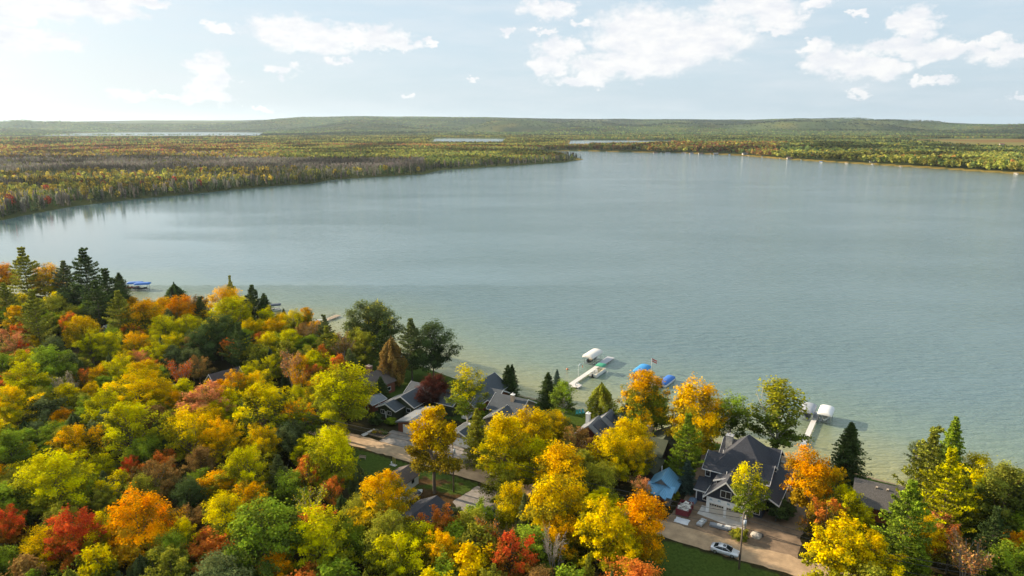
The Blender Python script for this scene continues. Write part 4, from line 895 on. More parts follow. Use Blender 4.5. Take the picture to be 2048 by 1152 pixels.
# ---- green shingled house with a skylight
grsh = shingle('moss_shingle', (.075, .088, .055)); grw = paint('brown_wall', (.075, .055, .04), .85, .2)
hM = frame_at('mossy_roofed_house', 'low house with mossy green roofs, a stone chimney and one skylight', 'house', 1266, 926)
gable(hM, 1.6, 6.0, 0.4, 8.2, 3.2, 5.1, 'x', grw, grsh, trim=grsh, ov=.6)
gable(hM, 1.9, 8.8, 5.2, 12.4, 3.1, 5.0, 'y', grw, grsh, trim=grsh, ov=.6)
gable(hM, 3.6, 6.8, -6.5, .35, 2.2, 3.1, 'y', grw, grsh, trim=grsh, ov=.4)
chimney(hM, .9, 8.4, 0, 6.0, 1.1, .9, paint('field_stone', (.30, .24, .19), .9, .5, 4, .6))
MB().obox((6.9, 8.9, 4.52), (.8, 1.5, .10), 0, 0, math.atan2(1.9, 3.45)).build('skylight', paint('skylight', (.75, .80, .82), .15, .03), hM)

# ---- dark red house with steep grey roofs
redw = siding('dark_red_siding', (.11, .022, .018), 2.5, 'Z'); grey_sh = shingle('grey_shingle', (.20, .215, .225)); pan = paint('dark_panel', (.045, .06, .085), .35, .1)
hL = frame_at('dark_red_house', 'dark red house with two steep grey roofs carrying flat dark panels', 'house', 1140, 893)
gable(hL, 1.5, 7.9, 0, 5.6, 3.8, 6.4, 'y', redw, grey_sh, trim=grey_sh, ov=.5)
gable(hL, 2.4, 8.8, 5.65, 11.4, 3.7, 6.1, 'y', redw, grey_sh, trim=grey_sh, ov=.4)
a_ = math.atan2(2.6, 3.2); MB().obox((6.45, 3.0, 6.4-1.75*math.tan(a_)+.30), (3.2, 3.6, .10), 0, 0, a_).build('roof_panel', pan, hL)
a_ = math.atan2(2.4, 3.2); MB().obox((7.3, 9.3, 6.1-1.7*math.tan(a_)+.30), (3.2, 3.6, .10), 0, 0, a_).build('roof_panel', pan, hL)
chimney(hL, 2.4, 5.0, 3, 7.0, .9, .9, white)
opening(hL, 3.4, 0, 1.0, 1.4, 1.2, '-y', bars=2); opening(hL, 6.6, 0, 0, .95, 2.05, '-y', 'door', fill=redw); opening(hL, 7.9, 3.5, 1, 1.2, 1.1, '+x')

# ---- grey house with front gable
sagew = siding('taupe_siding', (.21, .185, .155), 3.0, 'Z'); blush = shingle('slate_blue_shingle', (.075, .088, .10))
hH = frame_at('grey_gabled_house', 'taupe house with a broad slate roof, white trim and a triple front window', 'house', 969, 858)
gable(hH, .3, 5.2, 0, 6.5, 3.1, 4.3, 'y', sagew, blush)
gable(hH, -2.0, 6.9, 5.4, 14.2, 3.3, 5.7, 'x', sagew, blush)
gable(hH, 5.25, 8.6, 2.4, 8, 2.9, 4.1, 'y', sagew, blush)
opening(hH, 2.6, 0, .7, 2.4, 1.5, '-y', bars=3); opening(hH, 7.0, 2.4, .8, 1.4, 1.3, '-y', bars=2); opening(hH, 6.9, 9.8, 3.1, 1.0, 1.2, '+x')
chimney(hH, 3.4, 8.6, 4, 6.8, .9, .8, paint('field_stone2', (.48, .38, .28), .9, .5, 5, .6))
# ---- its garage
hI = frame_at('detached_garage', 'taupe garage with one wide white door behind the utility pole', 'garage', 897, 888)
gable(hI, 0.3, 6.4, 0, 6.9, 2.6, 3.9, 'y', sagew, blush)
garage_door(hI, 3.9, 0, 4.7, 2.15, '-y', white); opening(hI, .8, 0, 1.2, .35, .5, '-y', fm=pan)
MB().box(3.1, 3.7, 3.9, 4.5, 3.6, 4.3).tube([(3.4, 4.2, 4.3), (3.4, 4.2, 5.1)], .07, 8).build('roof_vent', white, hI)

# ---- dark green house
dgw = siding('dark_green_siding', (.035, .048, .022), 3.0, 'Z')
hE = frame_at('dark_green_house', 'dark green house with stepped slate blue gables and white eaves', 'house', 757, 832)
gable(hE, 0, 5.6, 0, 7.5, 2.7, 4.0, 'y', dgw, blush)
gable(hE, 1.2, 8.9, 3.6, 12.4, 3.1, 5.2, 'y', dgw, blush)
gable(hE, 1.8, 17.5, 9.0, 16.6, 3.3, 5.6, 'x', dgw, blush)
opening(hE, 1.5, 0, 1.1, 1.1, 1.0, '-y', bars=2); opening(hE, 3.7, 0, 1.1, 1.1, 1.0, '-y', bars=2)
MB().box(2.45, 2.75, -.12, 0, 0, 1.9).build('wall_cabinet', white, hE)
opening(hE, 7.2, 3.6, 1.2, 1.3, 1.0, '-y'); opening(hE, 8.9, 6.3, .8, 2.6, 1.6, '+x', bars=3)
# ---- brown garage
brw = siding('red_brown_siding', (.17, .055, .03), 2.4, 'X')
hF = frame_at('brown_garage', 'red brown garage with a white door and low grey roof beside the gravel drive', 'garage', 797, 862)
gable(hF, 0, 7.2, 0, 9.5, 2.6, 3.5, 'y', brw, grey_sh, trim=grey_sh)
garage_door(hF, 3.9, 0, 4.6, 2.15, '-y', white); opening(hF, 0, 4.5, 1.2, .8, .7, '-x')
# ---- house behind the birch
hG = frame_at('red_sided_house', 'red sided house with dark slate roof half hidden behind the birch', 'house', 897, 822)
gable(hG, 0, 8.4, 0, 17, 3.0, 5.9, 'y', brw, blush, trim=True)
gable(hG, 5.5, 11, 6.2, 13, 2.8, 4.6, 'x', brw, blush, trim=True)
opening(hG, 2.4, 0, 1, 1.2, 1.1, '-y', bars=2); opening(hG, 5.8, 0, 0, .9, 2.0, '-y', 'door', fill=brw)
# ---- long brown shingled house with brick chimney
brsh = shingle('brown_shingle', (.13, .105, .09)); 
hC = frame_at('brown_shingled_house', 'long brown shingled house with a square brick chimney under the dark trees', 'house', 700, 790, -6)
gable(hC, 0, 8.4, 0, 9.5, 3.4, 6.2, 'y', brw, brsh, trim=False)
chimney(hC, 3.4, 4.6, 3, 8.0, 1.5, 1.1, paint('red_brick', (.20, .09, .065), .9, .3, 6), paint('brick_cap', (.3, .22, .18)))
opening(hC, 8.4, 3, 1, 1.2, 1.0, '+x'); opening(hC, 8.4, 7.2, 1, 1.2, 1.0, '+x')
hD = frame_at('brown_shed', 'small brown shed with a grey roof left of the dark green house', 'shed', 722, 818, -4)
gable(hD, 0, 4.4, 0, 5, 2.2, 3.0, 'y', brw, grey_sh, trim=True, ov=.3); opening(hD, 4.4, 2.5, 1, .7, .6, '+x'); opening(hD, 2.2, 0, 0, .9, 1.9, '-y', 'door', fill=brw)
# ---- cottages in the left woods
bgw = siding('blue_grey_siding', (.10, .13, .17), 2.4, 'Z')
hA = frame_at('blue_grey_cottage', 'blue grey cottage with one white trimmed gable among the pines on the left', 'cottage', 203, 688, 12)
gable(hA, 0, 5.8, 0, 9, 4.2, 7.0, 'y', bgw, grey_sh, ov=.5); opening(hA, 2.9, 0, 4.3, 1.5, 1.3, '-y', bars=2); opening(hA, 1.4, 0, 1.2, 1.1, 1.1, '-y')
opening(hA, 4.4, 0, 0, .9, 2.0, '-y', 'door', fill=bgw)
hB = frame_at('dark_roofed_cabin', 'cabin with a steep plain dark brown roof deep in the left woods', 'cabin', 415, 783, -14)
gable(hB, 0, 6.6, 0, 8, 3.2, 6.0, 'y', brw, shingle('dark_brown_shingle', (.085, .070, .070)), ov=.45)
opening(hB, 3.3, 0, 1.1, 1.1, 1.0, '-y'); opening(hB, 6.6, 3, 1.0, 1.1, .9, '+x')
# ---- white shed and dark roofed shed on the near side
wsd = paint('white_siding', (.52, .58, .60), .6, .08, 3)
hJ = frame_at('white_shed', 'long white sided shed with a brown roof behind the orange yellow maple', 'shed', 760, 989)
gable(hJ, -.9, 4.3, 0, 7.6, 2.2, 3.4, 'y', wsd, brsh, trim=False, ov=.3); opening(hJ, 4.3, 5.6, 1.1, .7, .6, '+x', fm=pan); opening(hJ, 4.3, 2.0, 1.1, .7, .6, '+x', fm=pan)
opening(hJ, 1.7, 0, 0, 1.6, 1.9, '-y', 'door', fill=wsd)
blk = shingle('black_shingle', (.05, .053, .065))
hK = frame_at('dark_shed', 'dark shed with a black shingled roof below the white shed', 'shed', 783, 1072)
gable(hK, 0, 8.0, 0, 8.8, 2.6, 4.7, 'y', paint('black_wall', (.03, .03, .035)), blk, trim=False, ov=.4); garage_door(hK, 4.0, 8.8, 3, 2.1, '+y', paint('grey_door', (.2, .2, .2)))
opening(hK, 8.0, 4.5, 1.1, .8, .7, '+x')
# ---- long lake house on the right
wavy = shingle('lake_house_shingle', (.105, .098, .092), 3.2, .45); orw = siding('orange_brown_siding', (.24, .075, .02), 2.4, 'Z')
hP = frame_at('shingled_lake_house', 'long lake house with a wavy charcoal shingled roof and orange brown walls', 'house', 1707, 1033)
gable(hP, 0, 14.5, 0, 9.2, 3.1, 5.1, 'x', orw, wavy, trim=False, ov=.7, off=1.6)
for k in range(5): MB().obox((3.4+1.9*k, 4.6, 4.93), (.38, .38, .34), 0, .35).build('roof_vent', paint('tan_vent', (.45, .37, .28)), hP)
for k in range(4): opening(hP, 2.5+3.6*k, 0, 1.0, 1.4, 1.1, '-y', bars=2, fm=paint('brown_frame', (.10, .05, .03)))
# ================================================================ DOCKS, BOATS, VEHICLES
deckm = paint('dock_deck', (.60, .57, .53), .8, .12, 3); alu = paint('aluminium', (.55, .56, .57), .35, .08, metal=.8)
hullw = paint('white_hull', (.74, .74, .72), .3, .05); blackm = paint('black_rubber', (.02, .02, .022), .7); seatm = paint('cream_vinyl', (.62, .55, .42), .6)
def axis_frame(name, label, cat, p0, p1, z=0., group=None):
    a = Vector(P(*p0, z)); b = Vector(P(*p1, z)); r = thing(name, label, cat, (a.x, a.y, 0), math.atan2(b.y-a.y, b.x-a.x), group); return r, (b-a).length
def plank_deck(root, x0, x1, w, z=.62, y=0., mat=None, name='deck'):
    m = MB(); m.box(x0, x1, y-w/2, y+w/2, z-.10, z)
    o = m.build(name, mat or deckm, root)
    q = MB(); n = max(2, int((x1-x0)/3))
    for i in range(n+1):
        for s in (-1, 1):
            x = x0+.1+(x1-x0-.2)*i/n; MB().tube([(x, y+s*(w/2-.02), -1.2), (x, y+s*(w/2-.02), z+.08)], .045, 6).build('dock_leg', alu, root)
    return o
def canopy(root, cx, cy, L_, w, z, mat, ang=0., h=.75):
    """arched fabric roof, long along x"""
    m = MB(); rings = []; n = 9
    for xi, sc in ((-L_/2-.02, .0), (-L_/2, .62), (-L_/2+.5, .93), (-L_/2+1.2, 1), (0, 1.03), (L_/2-1.2, 1), (L_/2-.5, .93), (L_/2, .62), (L_/2+.02, 0)):
        ring = []
        for k in range(n):
            t = math.pi*k/(n-1); ring.append((cx+xi, cy-math.cos(t)*w/2*(.9+.1*min(1, sc)), z+math.sin(t)**.7*h*max(sc, .02)-(.12 if k in (0, n-1) else 0)))
        rings.append(ring)
    m.loft(rings, closed=False, cap=False); m.box(cx-L_/2, cx+L_/2, cy-w/2*.97, cy+w/2*.97, z-.06, z-.02)
    return m.build('canopy', mat, root)
def lift(root, cx, cy, L_, w, z, mat, h=.75):
    canopy(root, cx, cy, L_, w, z, mat, h=h)
    for sx in (-1, 1):
        for sy in (-1, 1): MB().box(cx+sx*L_*.36-.06, cx+sx*L_*.36+.06, cy+sy*w*.42-.06, cy+sy*w*.42+.06, -1, z).build('lift_post', alu, root)
        MB().box(cx+sx*L_*.36-.07, cx+sx*L_*.36+.07, cy-w*.42, cy+w*.42, .18, .34).build('cross_beam', alu, root)
    for sy in (-1, 1): MB().box(cx-L_*.42, cx+L_*.42, cy+sy*w*.2-.08, cy+sy*w*.2+.08, .35, .5).build('bunk', alu, root)
def hull(root, L_, w, z, mat, name='hull', h=.85):
    rings = []
    for t, ww, zb in ((0, .86, .12), (.3, .98, .05), (.6, 1, .05), (.82, .72, .15), (.95, .32, .35), (1, .05, .6)):
        x = (t-.5)*L_; a = w/2*ww
        rings.append([(x, -a*.1, z+zb*h*.6), (x, -a*.75, z+.22*h+zb*.4), (x, -a, z+h), (x, -a*.8, z+h), (x, -a*.7, z+h*.62), (x, a*.7, z+h*.62), (x, a*.8, z+h), (x, a, z+h), (x, a*.75, z+.22*h+zb*.4), (x, a*.1, z+zb*h*.6)])
    return MB().loft(rings, True, True, False).build(name, mat, root)
def runabout(name, label, loc, rz, L_, w, z, mat, group=None, cover=None):
    b = thing(name, label, 'boat', loc, rz, group); hull(b, L_, w, z, mat)
    MB().prism([(-.1, z+.85), (.35, z+.85), (.05, z+1.25)], 'y', -w*.36, w*.36).build('windscreen', glass(), b)
    if cover: canopy(b, -.3, 0, L_*.7, w*.9, z+.86, cover, h=.35)
    else: MB().box(-L_*.3, -L_*.12, -w*.3, w*.3, z+.5, z+.95).build('seat', seatm, b)
    MB().box(-L_/2-.35, -L_/2-.02, -.2, .2, z+.1, z+1.1).build('outboard_motor', blackm, b)
    return b
# ---- main dock
dk, Ld = axis_frame('dock', 'long pale dock running out to the pontoon boat with the green awning', 'dock', (1141, 769), (1222, 714), .6)
plank_deck(dk, 0, Ld*.72, 1.5); plank_deck(dk, Ld*.72+.02, Ld, 2.6, mat=paint('grey_deck', (.40, .41, .43), .8, .1, 3), name='end_deck')
plank_deck(dk, -1.2, 1.6, 2.4, z=.60, y=-1.97, name='side_deck')
for sx in (-.6, .9):
    q = thing('dock_chair', 'white plastic chair on the '+('inner' if sx < 0 else 'outer')+' half of the side deck of the long pale dock', 'chair', tuple(dk.matrix_basis @ Vector((sx, -2.3, .6))), dk.rotation_euler.z, 'white chairs on the dock')
    MB().box(-.28, .28, -.28, .28, .38, .46).build('seat', white, q); MB().box(-.28, .28, .22, .29, .465, .95).build('backrest', white, q)
    for a in (-.24, .24):
        for b_ in (-.24, .2): MB().box(a-.03, a+.03, b_-.03, b_+.03, 0, .375).build('leg', white, q)
wc = thing('windsock', 'pale windsock with an orange end on a pole beside the long dock', 'windsock', tuple(dk.matrix_basis @ Vector((Ld*.24, 1.0, 0))), dk.rotation_euler.z)
MB().tube([(0, 0, -1), (0, 0, 4.1)], .04, 6).build('pole', white, wc)
sk_ = [(0.1, 0, 4.1), (.8, -.1, 4.5), (1.5, -.2, 4.35), (2.1, -.35, 3.7), (2.3, -.4, 3.0)]
MB().tube(sk_[:4], [.16, .16, .14, .13], 8).build('sleeve', paint('pale_cloth', (.55, .62, .66), .8), wc); MB().tube(sk_[3:], [.13, .10], 8).build('sleeve_end', paint('orange_cloth', (.65, .20, .04), .8), wc)
lf = thing('boat_lift', 'boat lift under a cream canopy beyond the green awning', 'boat lift', tuple(dk.matrix_basis @ Vector((Ld*.80, 4.0, 0))), dk.rotation_euler.z)
cream = paint('cream_canvas', (.68, .65, .60), .7, .06, 1.5, .3, bscale=3)
lift(lf, 0, 0, 8.4, 3.9, 2.6, cream, 1.0)
runabout('motor_boat', 'dark boat hanging under the cream canopy', tuple(lf.matrix_basis @ Vector((0, 0, 0))), dk.rotation_euler.z, 6.3, 2.1, .55, paint('dark_hull', (.04, .05, .07), .3))
pb = thing('pontoon_boat', 'white pontoon boat with a green awning moored at the dock', 'pontoon boat', tuple(dk.matrix_basis @ Vector((Ld*.47, -2.5, 0))), dk.rotation_euler.z)
for s in (-1, 1): MB().tube([(-3.9, s*.95, .12), (3.3, s*.95, .12), (4.0, s*.95, .42)], [.32, .32, .12], 10).build('float', alu, pb)
MB().box(-3.9, 3.6, -1.3, 1.3, .42, .52).build('deck', seatm, pb)
for s in (-1, 1): MB().box(-3.7, 3.4, s*1.24-.04, s*1.24+.04, .53, 1.15).build('side_rail', hullw, pb)
for s in (-3.8, 3.5): MB().box(s-.04, s+.04, -1.2, 1.2, .53, 1.15).build('end_rail', hullw, pb)
for x_, y_, l_ in ((-2.9, -.85, 1.4), (-2.9, .85, 1.4), (2.1, -.85, 2.0), (2.1, .85, 2.0)): MB().box(x_-l_/2, x_+l_/2, y_-.3, y_+.3, .53, .95).box(x_-l_/2, x_+l_/2, y_+(.28 if y_ > 0 else -.38), y_+(.38 if y_ > 0 else -.28), .95, 1.2).build('bench', seatm, pb)
MB().box(-.2, .3, .2, .9, .53, 1.45).build('console', hullw, pb)
canopy(pb, 2.2, 0, 3.0, 2.8, 2.35, paint('green_canvas', (.05, .30, .18), .7, .08), h=.35)
for x_ in (.9, 3.4):
    for s in (-1, 1): MB().tube([(x_, s*1.2, 1.1), (x_, s*1.3, 2.35)], .025, 5).build('awning_pole', alu, pb)
MB().box(-4.2, -3.85, -.2, .2, .1, 1.2).build('outboard_motor', blackm, pb)
p = P(1134.5, 739, 0); by = MB().loft([[(r*math.cos(a), r*math.sin(a), z_) for a in np.linspace(0, 6.283, 9)[:-1]] for r, z_ in ((.05, -.3), (.35, -.1), (.38, .15), (.2, .4), (.04, .5))]).build('buoy', paint('orange_plastic', (.6, .2, .08), .5)); by.location = p; tag(by, 'small orange mooring buoy floating left of the dock', 'buoy')
# ---- blue lift, flag, blue covered pontoon
dk2, L2 = axis_frame('dock', 'dock mostly hidden behind the orange topped maple, beside the blue covered boats', 'dock', (1286, 800), (1320, 762), .6)
plank_deck(dk2, 0, L2, 1.4)
bl = paint('blue_canvas', (.045, .27, .58), .7, .06, 1.5, .3, bscale=3); bl2 = paint('royal_canvas', (.045, .17, .52), .7, .08, 1.5, .3, bscale=3)
p = P(1284, 738, 2.6); rz_ = dk.rotation_euler.z
lf2 = thing('boat_lift', 'boat lift with a bright blue canopy behind the orange topped maple', 'boat lift', (p[0], p[1], 0), rz_); lift(lf2, 0, 0, 7.2, 3.6, 2.5, bl, .9)
p = P(1333, 762, .8); pc = thing('pontoon_boat', 'moored pontoon boat under a royal blue cover', 'pontoon boat', (p[0], p[1], 0), rz_-.05)
for s in (-1, 1): MB().tube([(-3.9, s*.95, .12), (3.3, s*.95, .12), (4.0, s*.95, .42)], [.32, .32, .12], 10).build('float', alu, pc)
MB().box(-3.9, 3.7, -1.3, 1.3, .40, .52).build('deck', hullw, pc)
for s in (-1, 1): MB().box(-3.8, 3.6, s*1.24-.05, s*1.24+.05, .53, .95).build('side_rail', hullw, pc)
canopy(pc, .1, 0, 7.7, 2.7, .96, bl2, h=.75); MB().box(-4.25, -3.92, -.22, .22, .0, 1.15).build('outboard_motor', blackm, pc)
p = P(1302.5, 741, 0); fl = thing('flag_pole', 'white flag pole with a red and white flag standing in the lake', 'flag pole', (p[0], p[1], 0), 0)
MB().tube([(0, 0, -1), (0, 0, 4.2)], .05, 6).build('pole', white, fl)
redc = paint('red_cloth', (.60, .10, .07), .8)
for k, (z0_, z1_, mm) in enumerate(((0, .42, redc), (.42, .68, white), (.68, 1.05, redc))):
    m = MB(); n = 6
    for f_ in (0, .02): pass
    vs = [(.05+1.7*i/n, .12*math.sin(i*1.4)+y_, 4.15-z_-.75*i/n-(.1*i/n)) for y_ in (0, .02) for i in range(n+1) for z_ in (z0_, z1_)]
    N_ = (n+1)*2; fs = []
    for i in range(n):
        a = 2*i; fs += [(a, a+1, a+3, a+2), (N_+a, N_+a+2, N_+a+3, N_+a+1), (a, a+2, N_+a+2, N_+a), (a+1, N_+a+1, N_+a+3, a+3)]
    fs += [(0, N_, N_+1, 1), (2*n, 2*n+1, N_+2*n+1, N_+2*n)]
    m.add(vs, fs).build('flag_stripe', mm, fl)
# ---- right dock with two lifts
dk3, L3 = axis_frame('dock', 'straight narrow dock between the grey and the white boat canopies', 'dock', (1606, 890), (1635, 824), .6)
plank_deck(dk3, 0, L3*.80, 1.25); plank_deck(dk3, L3*.80+.02, L3, 1.25, mat=MATS['grey_deck'], name='end_deck')
greyc = paint('grey_canvas', (.33, .35, .38), .7, .07, 1.5, .3, bscale=3); whc = paint('white_canvas', (.74, .73, .71), .7, .05, 1.5, .3, bscale=3)
for px_, py_c, m_, nm in ((1616.5, 817, greyc, 'boat lift with a plain grey canopy left of the narrow dock'), (1652, 822, whc, 'boat lift with a bright white canopy right of the narrow dock')):
    p = P(px_, py_c, 2.6); q = thing('boat_lift', nm, 'boat lift', (p[0], p[1], 0), dk3.rotation_euler.z); lift(q, 0, 0, 6.3, 3.7, 2.5, m_, .95)
    runabout('motor_boat', 'dark motor boat cradled under the '+('grey' if m_ is greyc else 'white')+' canopy by the narrow dock', (p[0], p[1], 0), dk3.rotation_euler.z+math.pi, 5.6, 2.0, .55, MATS['dark_hull'] if m_ is greyc else hullw)
# ---- left shore craft
for k, (px_, py_, dx, mt) in enumerate(((270, 566, 0, paint('red_hull', (.35, .03, .03), .35)), (285, 567.5, 0, MATS['dark_hull']))):
    p = P(px_, py_, 2.8); q = thing('boat_lift', ('left' if k == 0 else 'right')+' one of the two blue boat canopies off the headland', 'boat lift', (p[0], p[1], 0), .18, 'blue boat lifts off the headland'); lift(q, 0, 0, 7.0, 3.4, 2.7, bl2, .8)
    runabout('motor_boat', ('red' if k == 0 else 'black')+' motor boat under a blue canopy off the headland', (p[0]-.6, p[1]-2.2, 0), .18+math.pi, 6.2, 2.2, .55, mt)
p = P(546, 611, 2.0); q = thing('boat_lift', 'dark boat canopy half hidden by the firs left of the slim spruce', 'boat lift', (p[0], p[1], 0), .35); lift(q, 0, 0, 6.5, 3.2, 2.2, paint('dark_canvas', (.04, .06, .09), .7), .5)
p = P(548, 619, .5); runabout('motor_boat', 'small white boat beside the dark canopy left of the slim spruce', (p[0], p[1], 0), .4, 5.8, 2.1, -.2, hullw)
dk4, L4 = axis_frame('dock', 'brown wooden dock with a rail, left of the broad green shore tree', 'dock', (628, 650), (677, 630), .6)
wood = paint('weathered_wood', (.36, .28, .19), .85, .2, 3)
plank_deck(dk4, 0, L4*.6, 1.5, mat=wood); plank_deck(dk4, L4*.6+.02, L4, 2.6, mat=wood, name='end_deck')
for yy in (1.2,):
    MB().box(L4*.62, L4*.96, yy-.03, yy+.03, 1.45, 1.53).box(L4*.62, L4*.96, yy-.03, yy+.03, 1.05, 1.12).build('rail', paint('dark_metal', (.06, .06, .06), .5), dk4)
for k in range(4): MB().box(L4*(.62+.11*k), L4*(.62+.11*k)+.06, 1.17, 1.23, .62, 1.53).build('rail_post', MATS['dark_metal'], dk4)
p = P(633, 641, .5); runabout('motor_boat', 'small white boat tied beside the brown wooden dock', (p[0], p[1], 0), .5, 5.5, 2.0, -.2, hullw)

# ---- silver sedan
cx_, cy_, _ = P(1449.5, 1103, GZ+.3); car = thing('parked_car', 'silver four door sedan parked on the road edge beside the utility pole', 'car', (cx_, cy_, GZ+.012), ROAD)
silver = paint('silver_paint', (.74, .76, .78), .25, .03, 1, metal=.3); 
def ring(x, w, zb, zt, tuck=.08):
    return [(x, -w+tuck, zb), (x, -w, zb+.18), (x, -w-.01, zb+.42), (x, -w+.05, zt-.05), (x, -w+.16, zt), (x, w-.16, zt), (x, w-.05, zt-.05), (x, w+.01, zb+.42), (x, w, zb+.18), (x, w-tuck, zb)]
MB().loft([ring(-2.46, .72, .34, .84), ring(-2.34, .86, .24, 1.0), ring(-1.9, .93, .2, 1.05), ring(-1.0, .95, .2, 1.0), ring(.6, .95, .2, .98), ring(1.4, .94, .2, .93), ring(2.1, .88, .22, .80), ring(2.4, .76, .26, .66), ring(2.47, .66, .34, .58)]).build('body', silver, car)
def cab(x, w, z): return [(x, -w, .95), (x, -w*.97, z*.5+.48), (x, -w*.80, z), (x, w*.80, z), (x, w*.97, z*.5+.48), (x, w, .95)]
MB().loft([cab(-1.95, .72, 1.03), cab(-1.1, .84, 1.40), cab(-.4, .86, 1.455), cab(.25, .86, 1.44), cab(1.25, .80, .98)], sm=False).build('window_glass', glass(), car)
def roofr(x, w, z): return [(x, -w, z-.05), (x, -w*.9, z+.015), (x, w*.9, z+.015), (x, w, z-.05)]
rf = MB().loft([roofr(-1.15, .69, 1.39), roofr(-.5, .71, 1.455), roofr(.28, .70, 1.445)]).build('roof_panel', silver, car)
MB().box(-.35, .15, -.38, .38, 1.462, 1.472).build('sunroof', glass(), car)
for s in (-1, 1):
    for (xa, za, xb, zb_) in ((-1.05, 1.40, -1.9, 1.03), (.28, 1.42, 1.22, .97)): MB().tube([(xa, s*.68, za), (xb, s*.76, zb_)], .045, 5).build('pillar', silver, car)
    MB().tube([(-.35, s*.705, 1.42), (-.32, s*.875, .97)], .035, 5).build('pillar', silver, car)
    MB().box(-.62, -.40, s*.955-.01, s*.955+.01, .74, .78).build('door_handle', silver, car); MB().box(.55, .78, s*.955-.01, s*.955+.01, .72, .76).build('door_handle', silver, car)
    MB().obox((.92, s*1.02, 1.0), (.16, .2, .14)).build('side_mirror', silver, car)
    MB().obox((2.3, s*.64, .66), (.28, .34, .13)).build('headlight', paint('lamp_lens', (.75, .77, .78), .15, .02), car); MB().obox((-2.38, s*.66, .82), (.18, .32, .16)).build('tail_light', paint('red_lens', (.30, .02, .02), .2), car)
    for xw in (-1.52, 1.45):
        w_ = MB().tube([(xw, s*.76, .33), (xw, s*.96, .33)], .33, 18).build('wheel', blackm, car)
        MB().tube([(xw, s*.961, .33), (xw, s*.975, .33)], .21, 12).build('rim', alu, w_)
MB().box(2.45, 2.49, -.4, .4, .38, .52).build('grille', blackm, car)

# ---- dumpster and building stuff on the yard
dr = paint('dark_red_steel', (.17, .02, .028), .5, .2, 2)
p = P(1369, 1021, GZ+.3); dp = thing('dumpster', 'dark red dumpster heaped with white building scrap', 'dumpster', (p[0], p[1], GZ+.016), ROAD)
b_ = MB(); b_.box(-1.2, 1.2, -1.9, 1.9, .1, .2); b_.box(-1.26, -1.2, -1.9, 1.9, .1, 1.4); b_.box(1.2, 1.26, -1.9, 1.9, .1, 1.4); b_.box(-1.26, 1.26, -1.96, -1.9, .1, 1.4); b_.box(-1.26, 1.26, 1.9, 1.96, .1, 1.4); b_.build('body', dr, dp)
for k in range(5): MB().box(-1.32, -1.262, -1.7+.8*k, -1.62+.8*k, .1, 1.38).build('side_rib', dr, dp); MB().box(1.262, 1.32, -1.7+.8*k, -1.62+.8*k, .1, 1.38).build('side_rib', dr, dp)
sc = MB(); rr = random.Random(5)
for k in range(70): sc.obox((rr.uniform(-1, 1), rr.uniform(-1.6, 1.6), rr.uniform(.7, 1.55)), (rr.uniform(.1, .5), rr.uniform(.3, 1.3), .05), rr.uniform(0, 3), rr.uniform(-.5, .5), rr.uniform(-.4, .4))
tag(sc.build('scrap_heap', paint('pale_scrap', (.60, .57, .52), .8, .35, 3)), 'heap of white board scraps inside the dark red dumpster', 'scrap', kind='stuff')
bpy.data.objects['scrap_heap'].location = dp.location; bpy.data.objects['scrap_heap'].rotation_euler = dp.rotation_euler
greyw = paint('grey_wrap', (.42, .45, .48), .35, .15, 2)
def tarp(name, label, px_, py_, w_, l_, h_, mat, yaw=0, seed=1, cat='tarp'):
    rr = random.Random(seed); p = P(px_, py_, GZ); n, m = 9, 9; vs = []; 
    for i in range(n):
        for j in range(m):
            e = min(i, n-1-i, j, m-1-j); vs.append(((i/(n-1)-.5)*w_+rr.uniform(-.08, .08), (j/(m-1)-.5)*l_+rr.uniform(-.08, .08), (0 if e == 0 else h_*(.75 if e == 1 else 1)*rr.uniform(.7, 1.1))))
    fs = [(i*m+j, i*m+j+1, (i+1)*m+j+1, (i+1)*m+j)[::-1] for i in range(n-1) for j in range(m-1)]
    o = MB().add(vs, fs).build(name, mat); o.location = (p[0], p[1], GZ+.03); o.rotation_euler = (0, 0, ROAD+yaw); return tag(o, label, cat)
tarp('white_tarp', 'crumpled white sheet lying flat by the road below the dumpster', 1364, 1042, 2.7, 2.0, .12, paint('white_sheet', (.62, .64, .66), .6, .1), seed=3)
tarp('blue_tarp', 'small heap under a blue grey tarp behind the dumpster', 1385, 1003, 1.6, 1.8, .7, paint('blue_tarp', (.13, .19, .27), .5, .2), seed=4)
def bundle(label, px_, py_, L_, w_, yaw, mat):
    p = P(px_, py_, GZ); r = thing('material_bundle', label, 'building material', (p[0], p[1], GZ+.016), ROAD+yaw, 'bundles of wrapped building material')
    for k in range(3): MB().box(-L_/2+.2+(L_-.6)*k/2, -L_/2+.35+(L_-.6)*k/2, -w_/2, w_/2, 0, .12).build('skid', wood, r)
    rr = random.Random(int(px_))
    for k in range(3): MB().obox((0, -w_/3+k*w_/3, .33+.05*rr.random()), (L_*rr.uniform(.88, 1), w_/3-.03, .40)).build('wrapped_pack', mat, r)
    MB().box(-.4, .5, -.3, .35, .56, .72).build('loose_sheet', white, r)
    return r
bundle('short wrapped bundle of pale boards by the road left of the long bundle', 1403, 1048, 2.6, 1.1, 1.35, greyw); bundle('long grey wrapped bundle lying in front of the garage doors', 1438, 1056, 3.6, 1.1, 0.0, paint('dark_wrap', (.24, .27, .31), .3, .2, 2))
bundle('small white wrapped bundle just right of the long grey one', 1455, 1059, 1.3, .9, .1, white)
p = P(1476, 1066, GZ); lp = thing('lumber_stack', 'low stack of tan lumber beside the utility pole', 'lumber', (p[0], p[1], GZ+.016), ROAD+.2)
for k in range(5):
    for j in range(3): MB().obox((rr.uniform(-.1, .1), -.4+.2*k, .08+.12*j), (2.2, .16, .09)).build('board', paint('tan_lumber', (.42, .29, .16), .8, .15), lp)
